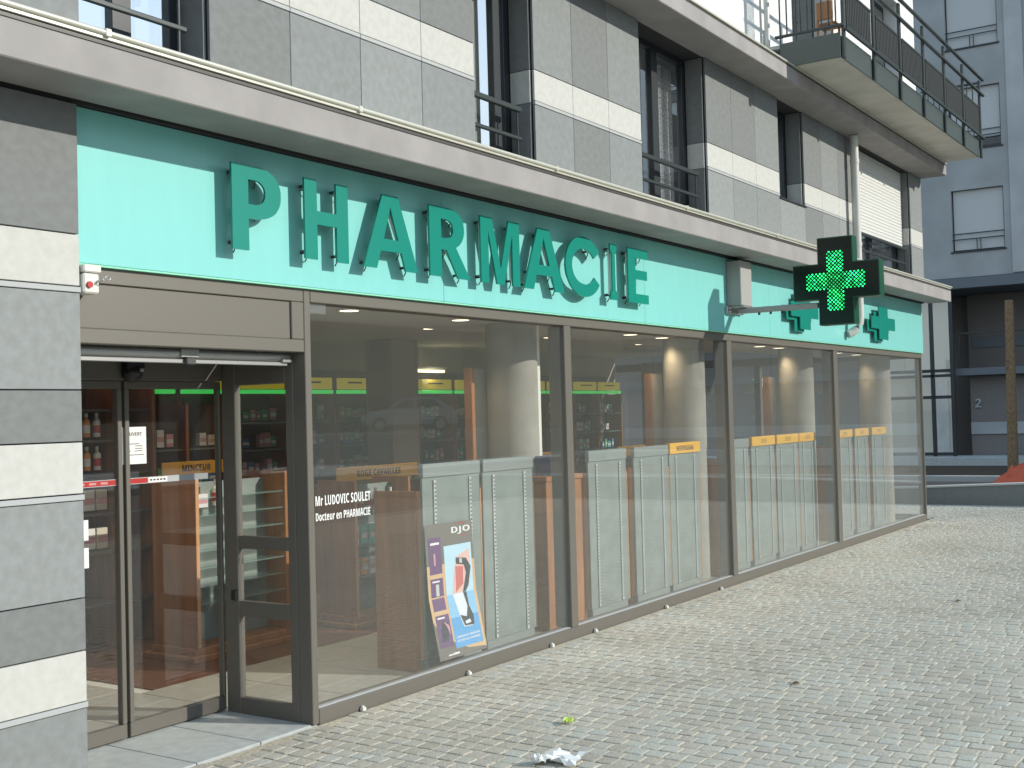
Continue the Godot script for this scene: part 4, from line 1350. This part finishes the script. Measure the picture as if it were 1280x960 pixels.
			poster_poly(n, "brace_shine", [Vector2(0.35, -0.20), Vector2(0.41, -0.19), Vector2(0.42, -0.215), Vector2(0.36, -0.22)], 0.0076, M.poster_silver)
			for k in 2:
				var t := text(n, "lettering", ["L'EXPERTISE DE L'INNOVATION", "AU SERVICE DE L'ORTHOPEDIE"][k], 0.0, 0.27, 0.0, 0.014, 0.0062, 0.0006, M.paper)
				t.position += origin_of(n) + Vector3(0.225, -0.30 - k * 0.026, 0.0)
			poster_rect(n, "print_mark", 0.10, 0.15, -0.40, -0.391, 0.005, 0.0006, M.paper)
			poster_rect(n, "print_mark", 0.155, 0.225, -0.40, -0.388, 0.005, 0.0006, M.paper)
	bx(s, "prop", 6.64, 6.70, 0.006, 0.75, -0.246, -0.24, M.poster_tan, 0.001)

func poster_rect(n: Node3D, called: String, x0: float, x1: float, y0: float, y1: float, z: float, t: float, m: Material) -> void:
	poster_poly(n, called, [Vector2(x0, y0), Vector2(x1, y0), Vector2(x1, y1), Vector2(x0, y1)], z, m, t)

func poster_poly(n: Node3D, called: String, pts: Array, z: float, m: Material, t := 0.0004) -> void:
	var poly := PackedVector2Array(pts)
	var idx := Geometry2D.triangulate_polygon(poly)
	var st := begin()
	for k in range(0, idx.size(), 3):
		var a := poly[idx[k]]
		var b := poly[idx[k + 1]]
		var c := poly[idx[k + 2]]
		tri(st, Vector3(a.x, a.y, z + t), Vector3(b.x, b.y, z + t), Vector3(c.x, c.y, z + t), Vector3(0, 0, 1))
		if t > 0.001:
			tri(st, Vector3(a.x, a.y, z), Vector3(b.x, b.y, z), Vector3(c.x, c.y, z), Vector3(0, 0, -1))
	if t > 0.001:
		for k in poly.size():
			var a := poly[k]
			var b := poly[(k + 1) % poly.size()]
			quad(st, Vector3(a.x, a.y, z), Vector3(b.x, b.y, z), Vector3(b.x, b.y, z + t), Vector3(a.x, a.y, z + t), Vector3(b.y - a.y, a.x - b.x, 0))
	var o := MeshInstance3D.new()
	o.name = called
	o.mesh = st.commit()
	o.material_override = m
	n.add_child(o, true)


# ---------------------------------------------------------------- beyond the corner
func far_side() -> void:
	# raised lane behind a low wall
	var w := thing("low_wall", "low concrete retaining wall with a pale coping at the end of the pavement", "wall", Vector3(21.4, 0, 3))
	var st := begin()
	var zs := [-12.0, -2.0, 1.0, 4.0, 14.0]
	var hs := [0.16, 0.22, 0.36, 0.42, 0.44]
	for k in 4:
		var a := [Vector3(21.25, -0.05, zs[k]), Vector3(21.25, hs[k], zs[k]), Vector3(21.48, hs[k], zs[k]), Vector3(21.48, -0.05, zs[k])]
		var b := [Vector3(21.25, -0.05, zs[k + 1]), Vector3(21.25, hs[k + 1], zs[k + 1]), Vector3(21.48, hs[k + 1], zs[k + 1]), Vector3(21.48, -0.05, zs[k + 1])]
		quad(st, a[0], a[1], b[1], b[0], Vector3.LEFT)
		quad(st, a[1], a[2], b[2], b[1], Vector3.UP)
		quad(st, a[2], a[3], b[3], b[2], Vector3.RIGHT)
	put(w, "wall_body", st.commit(), M.wall_concrete, Vector3.ZERO)
	var cp := begin()
	for k in 4:
		quad(cp, Vector3(21.235, hs[k] + 0.03, zs[k]), Vector3(21.235, hs[k + 1] + 0.03, zs[k + 1]), Vector3(21.5, hs[k + 1] + 0.03, zs[k + 1]), Vector3(21.5, hs[k] + 0.03, zs[k]), Vector3.UP)
		quad(cp, Vector3(21.235, hs[k] + 0.03, zs[k]), Vector3(21.235, hs[k + 1] + 0.03, zs[k + 1]), Vector3(21.235, hs[k + 1] + 0.002, zs[k + 1]), Vector3(21.235, hs[k] + 0.002, zs[k]), Vector3.LEFT)
		quad(cp, Vector3(21.5, hs[k] + 0.03, zs[k]), Vector3(21.5, hs[k + 1] + 0.03, zs[k + 1]), Vector3(21.5, hs[k + 1] + 0.002, zs[k + 1]), Vector3(21.5, hs[k] + 0.002, zs[k]), Vector3.RIGHT)
	put(w, "coping", cp.commit(), M.stone_pale, Vector3.ZERO)
	var rd := struct("lane", Vector3(24, 0.1, 0))
	bx(rd, "lane_surface", 21.49, 25.2, -0.06, 0.14, -14.0, 14.0, M.asphalt, 0.0)
	bx(rd, "lane_kerb", 25.2, 25.4, -0.06, 0.26, -14.0, 14.0, M.kerb, 0.01)
	bx(rd, "soil_strip", 25.4, 30.2, -0.06, 0.22, -14.0, 14.0, M.soil, 0.0)
	# grey apartment block seen end on: its face lies in the plane x = 31
	var X := 31.0
	var b := thing("apartment_block", "shaded blue-grey apartment block with shuttered windows over dark recessed ground floors", "building", Vector3(33, 0, -2))
	var holes := []
	var wins := []
	for f in 4:
		var y0 := 5.52 + f * 2.55
		for c in 9:
			var z0: float = -13.3 + c * 2.72
			holes.append([z0, z0 + 1.24, y0, y0 + 1.55])
			wins.append([z0, y0, f, c])
	var wall := wall_mesh(-14.0, 12.0, 4.88, 16.0, 0.3, holes)
	var wo := put(b, "upper_wall", wall, M.plaster, Vector3(X, 0, 0))
	wo.rotation.y = -PI / 2
	for c in 9:
		var zp: float = -13.3 + c * 2.72 + 1.40
		bx(b, "pilaster", X - 0.05, X - 0.002, 4.9, 15.98, zp, zp + 0.42, M.plaster_light, 0.01)
	for q in wins:
		var z0: float = q[0]
		var y0: float = q[1]
		var down: float = [0.0, 0.32, 0.22, 0.55][(q[2] * 2 + q[3]) % 4] + 0.05
		var fr := bx(b, "window", X + 0.14, X + 0.17, y0 + 0.02, y0 + 0.08, z0 + 0.02, z0 + 1.22, M.window_frame, 0.003)
		bx(fr, "pane", X + 0.16, X + 0.166, y0 + 0.081, y0 + 1.54, z0 + 0.02, z0 + 1.22, M.glass_dark, 0.0)
		bx(fr, "room_back", X + 0.28, X + 0.29, y0, y0 + 1.55, z0, z0 + 1.24, M.window_void, 0.0)
		bx(fr, "shutter", X + 0.10, X + 0.13, y0 + down, y0 + 1.54, z0 + 0.03, z0 + 1.21, M.shutter_grey, 0.003)
		bx(fr, "sill", X - 0.03, X + 0.14, y0 - 0.025, y0 + 0.015, z0 - 0.04, z0 + 1.28, M.window_frame, 0.004)
		for y in [0.30, 0.44]:
			bx(fr, "rail_bar", X + 0.02, X + 0.04, y0 + y, y0 + y + 0.025, z0 + 0.002, z0 + 1.238, M.rail, 0.003)
		for z in [0.57, 0.66]:
			bx(fr, "rail_post", X + 0.022, X + 0.038, y0 + 0.018, y0 + 0.298, z0 + z, z0 + z + 0.02, M.rail, 0.003)
	bx(b, "floor_slab", X - 0.1, X + 4.0, 4.60, 4.86, -14.0, 12.0, M.slate_band, 0.01)
	bx(b, "block_roof", X - 0.2, X + 10.0, 16.0, 16.3, -14.2, 12.2, M.plaster_light, 0.02)
	bx(b, "block_core", X + 2.5, X + 10.0, 0.0, 4.59, -14.0, 12.0, M.dark_brick, 0.0)
	bx(b, "block_core", X + 0.32, X + 10.0, 4.9, 15.98, -13.98, 11.98, M.window_void, 0.0)
	# recessed two storeys: dark wall, slab, glass stair, bands
	bx(b, "recess_wall", X + 1.9, X + 2.1, 0.35, 4.59, -2.55, 12.0, M.dark_brick, 0.0)
	bx(b, "gallery_slab", X - 0.05, X + 1.89, 2.42, 2.60, -2.45, 12.0, M.slate_band, 0.01)
	bx(b, "wall_band", X + 1.86, X + 1.898, 3.18, 3.45, -2.45, 12.0, M.slate_band, 0.005)
	bx(b, "wall_band", X + 0.30, X + 0.34, 0.95, 1.25, -2.2, 12.0, M.plaster, 0.005)
	bx(b, "ground_wall", X + 0.341, X + 0.6, 0.35, 2.41, -2.2, 12.0, M.dark_brick, 0.0)
	bx(b, "gallery_rail", X - 0.02, X + 0.02, 3.46, 3.50, -2.40, 12.0, M.rail, 0.004)
	for k in 12:
		var z := -2.38 + k * 1.2
		bx(b, "gallery_post", X - 0.015, X + 0.015, 2.602, 3.459, z, z + 0.05, M.rail, 0.003)
	bx(b, "plinth", X - 0.9, X + 0.339, -0.05, 0.42, -14.0, -0.75, M.concrete, 0.01)
	bx(b, "plinth", X - 0.9, X + 0.339, -0.05, 0.62, -0.745, 12.0, M.concrete, 0.01)
	# stair tower with pale interior
	var stw := bx(b, "stair_tower", X - 0.3, X - 0.25, 2.40, 2.47, -4.2, -2.5, M.window_frame, 0.004)
	for y in [0.44, 1.86, 2.52, 4.5]:
		bx(stw, "tower_rail", X - 0.3, X - 0.25, y, y + 0.08, -4.2, -2.5, M.window_frame, 0.004)
	for z in [-4.2, -3.0, -2.52]:
		bx(stw, "tower_post", X - 0.3, X - 0.25, 0.42, 4.59, z, z + 0.10, M.window_frame, 0.004)
	bx(stw, "tower_pane", X - 0.28, X - 0.274, 0.44, 4.58, -4.15, -2.45, M.glass_clean, 0.0)
	bx(stw, "tower_wall", X + 0.2, X + 0.25, 0.42, 4.59, -4.3, -2.56, M.tower_cream, 0.0)
	bx(stw, "tower_door", X + 0.12, X + 0.19, 0.45, 2.3, -3.1, -2.7, M.white_wall, 0.004)
	var two := text(b, "house_number", "2", 0.0, 0.15, 0.0, 0.22, 0.0, 0.03, M.stone_trim)
	two.rotation.y = -PI / 2
	two.position = Vector3(X + 0.32, 1.72, -2.02) - b.position
	# wooden pole
	var p := thing("wooden_pole", "rough brown wooden pole standing before the dark ground floor", "pole", Vector3(28.2, 0.22, -0.65))
	var pts := []
	for k in 12:
		pts.append([0.115 - k * 0.0022 + 0.004 * sin(k * 2.1), k * 0.345])
	var pole := put(p, "pole_shaft", lathe(pts + [[0.0, 11 * 0.345]], 14), M.bark, Vector3(28.2, 0.21, -0.65))
	pole.rotation = Vector3(0.012, 0, 0.0)
	for y in [1.1, 2.3, 2.45]:
		var kn := SphereMesh.new()
		kn.radius = 0.03
		kn.height = 0.06
		put(p, "branch_stub", kn, M.bark, Vector3(28.2 - 0.09, 0.21 + y, -0.65 + 0.05 * sin(y * 5.0)))
	# crumpled orange sheeting
	var t := thing("orange_tarp", "crumpled orange plastic tarp heaped beside the lane", "tarp", Vector3(24.4, 0.14, 0.5))
	var fn := FastNoiseLite.new()
	fn.seed = 3
	fn.frequency = 1.6
	var s := begin()
	s.set_smooth_group(0)
	var N := 40
	var hgt := func(u: float, v: float) -> Vector3:
		var r := sqrt(pow(u * 2.0 - 1.0, 2) + pow(v * 2.0 - 1.0, 2))
		var env := clampf(1.0 - r * r, 0.0, 1.0)
		var q := Vector3(23.9 + u * 1.1, 0.0, -0.34 + v * 1.7)
		var fold := absf(fn.get_noise_2d(q.x * 1.4 + q.z, q.z * 1.6)) * 0.6 + absf(fn.get_noise_2d(q.x * 4.0, q.z * 3.0)) * 0.16
		q.y = 0.145 + env * (0.42 + v * 0.35) * (0.72 + fold)
		return q
	for i in N:
		for j in N:
			var a: Vector3 = hgt.call(float(i) / N, float(j) / N)
			var bb: Vector3 = hgt.call(float(i + 1) / N, float(j) / N)
			var c: Vector3 = hgt.call(float(i + 1) / N, float(j + 1) / N)
			var d: Vector3 = hgt.call(float(i) / N, float(j + 1) / N)
			if maxf(maxf(a.y, bb.y), maxf(c.y, d.y)) > 0.146:
				quad(s, a, bb, c, d, Vector3.UP)
	put(t, "tarp_sheet", s.commit(), M.tarp, Vector3.ZERO)


# ---------------------------------------------------------------- across the street: what the glass mirrors
func street_behind() -> void:
	var k := struct("kerb", Vector3(8, 0, 9.1))
	bx(k, "kerb_stone", -40.0, 21.2, -0.05, 0.012, 9.0, 9.18, M.kerb, 0.01)
	bx(k, "kerb_stone", -40.0, 90.0, -0.05, 0.10, 19.0, 19.2, M.kerb, 0.01)
	bx(k, "kerb_stone", -40.0, 90.0, -0.05, 0.12, 28.0, 28.2, M.kerb, 0.01)
	var v := struct("verge", Vector3(30, 0, 30))
	bx(v, "verge_paving", -40.0, 90.0, -0.05, 0.09, 19.21, 27.99, M.concrete, 0.0)
	var b := thing("brown_house_row", "brown stone house row across the street, seen only mirrored in the shop windows", "building", Vector3(40, 0, 48))
	var holes := []
	for f in 2:
		for c in 24:
			holes.append([-92.0 + c * 4.6, -90.4 + c * 4.6, 1.3 + f * 3.2, 3.1 + f * 3.2])
	var wm := put(b, "wall", wall_mesh(-95.0, 20.0, -0.05, 8.0, 0.25, holes), M.brown_stone, Vector3(0, 0, 46))
	wm.rotation.y = PI
	bx(b, "core", -19.9, 94.9, -0.05, 7.9, 46.4, 56.0, M.window_void, 0.0)
	bx(b, "roof", -20.5, 95.5, 8.0, 8.3, 45.6, 56.4, M.dark_brick, 0.02)
	var t := thing("corner_house", "tall brown corner house across the junction, seen only mirrored in the windows", "building", Vector3(59, 0, 28))
	var th := []
	for f in 7:
		for c in 8:
			th.append([14.0 + c * 3.1, 15.3 + c * 3.1, 1.2 + f * 3.1, 2.9 + f * 3.1])
	var tw := put(t, "wall", wall_mesh(12.5, 40.0, -0.05, 24.0, 0.25, th), M.brown_stone, Vector3(49, 0, 0))
	tw.rotation.y = -PI / 2
	bx(t, "core", 49.3, 69.0, -0.05, 23.9, 12.6, 39.9, M.window_void, 0.0)
	bx(t, "roof", 48.6, 69.4, 24.0, 24.4, 12.1, 40.4, M.dark_brick, 0.02)
	var deck := struct("raised_lane", Vector3(40, 0, 27))
	bx(deck, "lane_slab", 33.0, 47.8, 0.091, 1.13, 22.5, 31.5, M.wall_concrete, 0.02)
	bx(deck, "lane_surface", 33.05, 47.75, 1.131, 1.15, 22.6, 31.4, M.asphalt, 0.0)
	parked_car(Vector3(40.0, 1.15, 27.0))
	(get_node("parked_car") as Node3D).rotation.y = deg_to_rad(56.4)

func parked_car(at: Vector3) -> void:
	var c := thing("parked_car", "silver parked car across the street, mirrored in the first shop window", "car", at)
	# side outline along x, extruded across z with a narrower cabin
	var lower := [[-2.0, 0.30], [-2.02, 0.62], [-1.75, 0.86], [-0.95, 0.96], [1.55, 0.98], [1.98, 0.88], [2.05, 0.55], [2.0, 0.30]]
	var cabin := [[-0.98, 0.94], [-0.30, 1.38], [0.25, 1.46], [1.05, 1.42], [1.75, 0.98]]
	var body := begin()
	var ext := func(st: SurfaceTool, pts: Array, wa: float, wb: float) -> void:
		var mid := Vector2.ZERO
		var lo := 99.0
		var hi := -99.0
		for p in pts:
			mid += Vector2(p[0], p[1]) / pts.size()
			lo = minf(lo, p[1])
			hi = maxf(hi, p[1])
		for i in pts.size():
			var p: Array = pts[i]
			var q: Array = pts[(i + 1) % pts.size()]
			var wp := lerpf(wa, wb, (p[1] - lo) / (hi - lo))
			var wq := lerpf(wa, wb, (q[1] - lo) / (hi - lo))
			quad(st, Vector3(p[0], p[1], -wp), Vector3(q[0], q[1], -wq), Vector3(q[0], q[1], wq), Vector3(p[0], p[1], wp), Vector3((p[0] + q[0]) / 2.0 - mid.x, (p[1] + q[1]) / 2.0 - mid.y, 0))
			for s in [-1.0, 1.0]:
				tri(st, Vector3(mid.x, mid.y, s * (wa + wb) / 2.0), Vector3(p[0], p[1], s * wp), Vector3(q[0], q[1], s * wq), Vector3(0, 0, s))
	ext.call(body, lower, 0.86, 0.84)
	ext.call(body, cabin, 0.80, 0.60)
	put(c, "car_body", body.commit(), M.car_paint, at)
	for s in [-1.0, 1.0]:
		for q in [[[-0.70, 1.0], [-0.25, 1.32], [0.22, 1.39], [0.22, 1.0]], [[0.30, 1.0], [0.30, 1.39], [1.0, 1.36], [1.45, 1.02]]]:
			var g := begin()
			var p := []
			for e in q:
				p.append(Vector3(e[0], e[1], s * (lerpf(0.80, 0.60, (e[1] - 0.94) / 0.52) + 0.03)))
			quad(g, p[0], p[1], p[2], p[3], Vector3(0, 0, s))
			put(c, "side_glass", g.commit(), M.black, at)
		for x in [-1.25, 1.3]:
			var ty := CylinderMesh.new()
			ty.top_radius = 0.31
			ty.bottom_radius = 0.31
			ty.height = 0.2
			var o := put(c, "wheel", ty, M.tyre, at + Vector3(x, 0.31, s * 0.80))
			o.rotation.x = PI / 2
			var rim := CylinderMesh.new()
			rim.top_radius = 0.2
			rim.bottom_radius = 0.2
			rim.height = 0.22
			var ri := MeshInstance3D.new()
			ri.name = "rim"
			ri.mesh = rim
			ri.material_override = M.steel
			o.add_child(ri, true)
		put(c, "headlight", box_mesh(Vector3(0.12, 0.14, 0.34), 0.03), M.white_plastic, at + Vector3(-1.93, 0.68, s * 0.58))
		put(c, "tail_light", box_mesh(Vector3(0.10, 0.2, 0.22), 0.03), M.red_plastic, at + Vector3(1.98, 0.76, s * 0.66))
	var ws := begin()
	quad(ws, Vector3(-0.93, 0.99, -0.74), Vector3(-0.34, 1.375, -0.60), Vector3(-0.34, 1.375, 0.60), Vector3(-0.93, 0.99, 0.74), Vector3(-0.5, 0.8, 0))
	put(c, "windscreen", ws.commit(), M.black, at + Vector3(-0.012, 0.012, 0))


# ---------------------------------------------------------------- small things on the ground
func crumple(seed_: int, size: Vector3) -> Mesh:
	var r := RandomNumberGenerator.new()
	r.seed = seed_
	var st := begin()
	var n := 6
	var p := []
	for i in n + 1:
		var row := []
		for j in n + 1:
			row.append(Vector3((float(i) / n - 0.5) * size.x + r.randf_range(-0.1, 0.1) * size.x, r.randf_range(0.15, 1.0) * size.y, (float(j) / n - 0.5) * size.z + r.randf_range(-0.1, 0.1) * size.z))
		p.append(row)
	for i in n:
		for j in n:
			quad(st, p[i][j], p[i + 1][j], p[i + 1][j + 1], p[i][j + 1], Vector3.UP)
	return st.commit()

func litter() -> void:
	for x in [5.46, 6.55, 7.62, 8.28, 9.55, 10.74]:
		var w := thing("white_wedge", "small white plastic wedge on the paving against the shop front rail", "wedge", Vector3(x, 0.0, 0.02), "white wedges along the shop front")
		bx(w, "wedge_body", x - 0.016, x + 0.016, -0.004, 0.018, 0.004, 0.032, M.white_plastic, 0.004)
		bx(w, "wedge_tip", x - 0.009, x + 0.009, 0.0182, 0.026, 0.006, 0.022, M.white_plastic, 0.003)
	var g := thing("green_scrap", "small yellow-green scrap lying on the paving setts", "litter", Vector3(5.76, 0.002, 1.27))
	put(g, "scrap", crumple(4, Vector3(0.07, 0.035, 0.05)), M.moss_green, Vector3(5.76, 0.002, 1.27))
	var p := thing("crumpled_paper", "crumpled white paper lying on the paving setts", "paper", Vector3(5.12, 0.002, 1.62))
	put(p, "sheet", crumple(8, Vector3(0.16, 0.045, 0.19)), M.paper, Vector3(5.12, 0.002, 1.62))
	put(p, "ball", crumple(9, Vector3(0.06, 0.06, 0.06)), M.paper, Vector3(5.02, 0.002, 1.55))
	var pos := [[10.9, 2.19], [7.25, 2.05], [18.6, 0.02]]
	for k in pos.size():
		var l := thing("dry_leaf", "small dry brown leaf lying on the paving setts", "leaf", Vector3(pos[k][0], 0.003, pos[k][1]), "dry leaves on the paving")
		put(l, "leaf_blade", crumple(20 + k, Vector3(0.055, 0.016, 0.03)), M.leaf, Vector3(pos[k][0], 0.003, pos[k][1]))
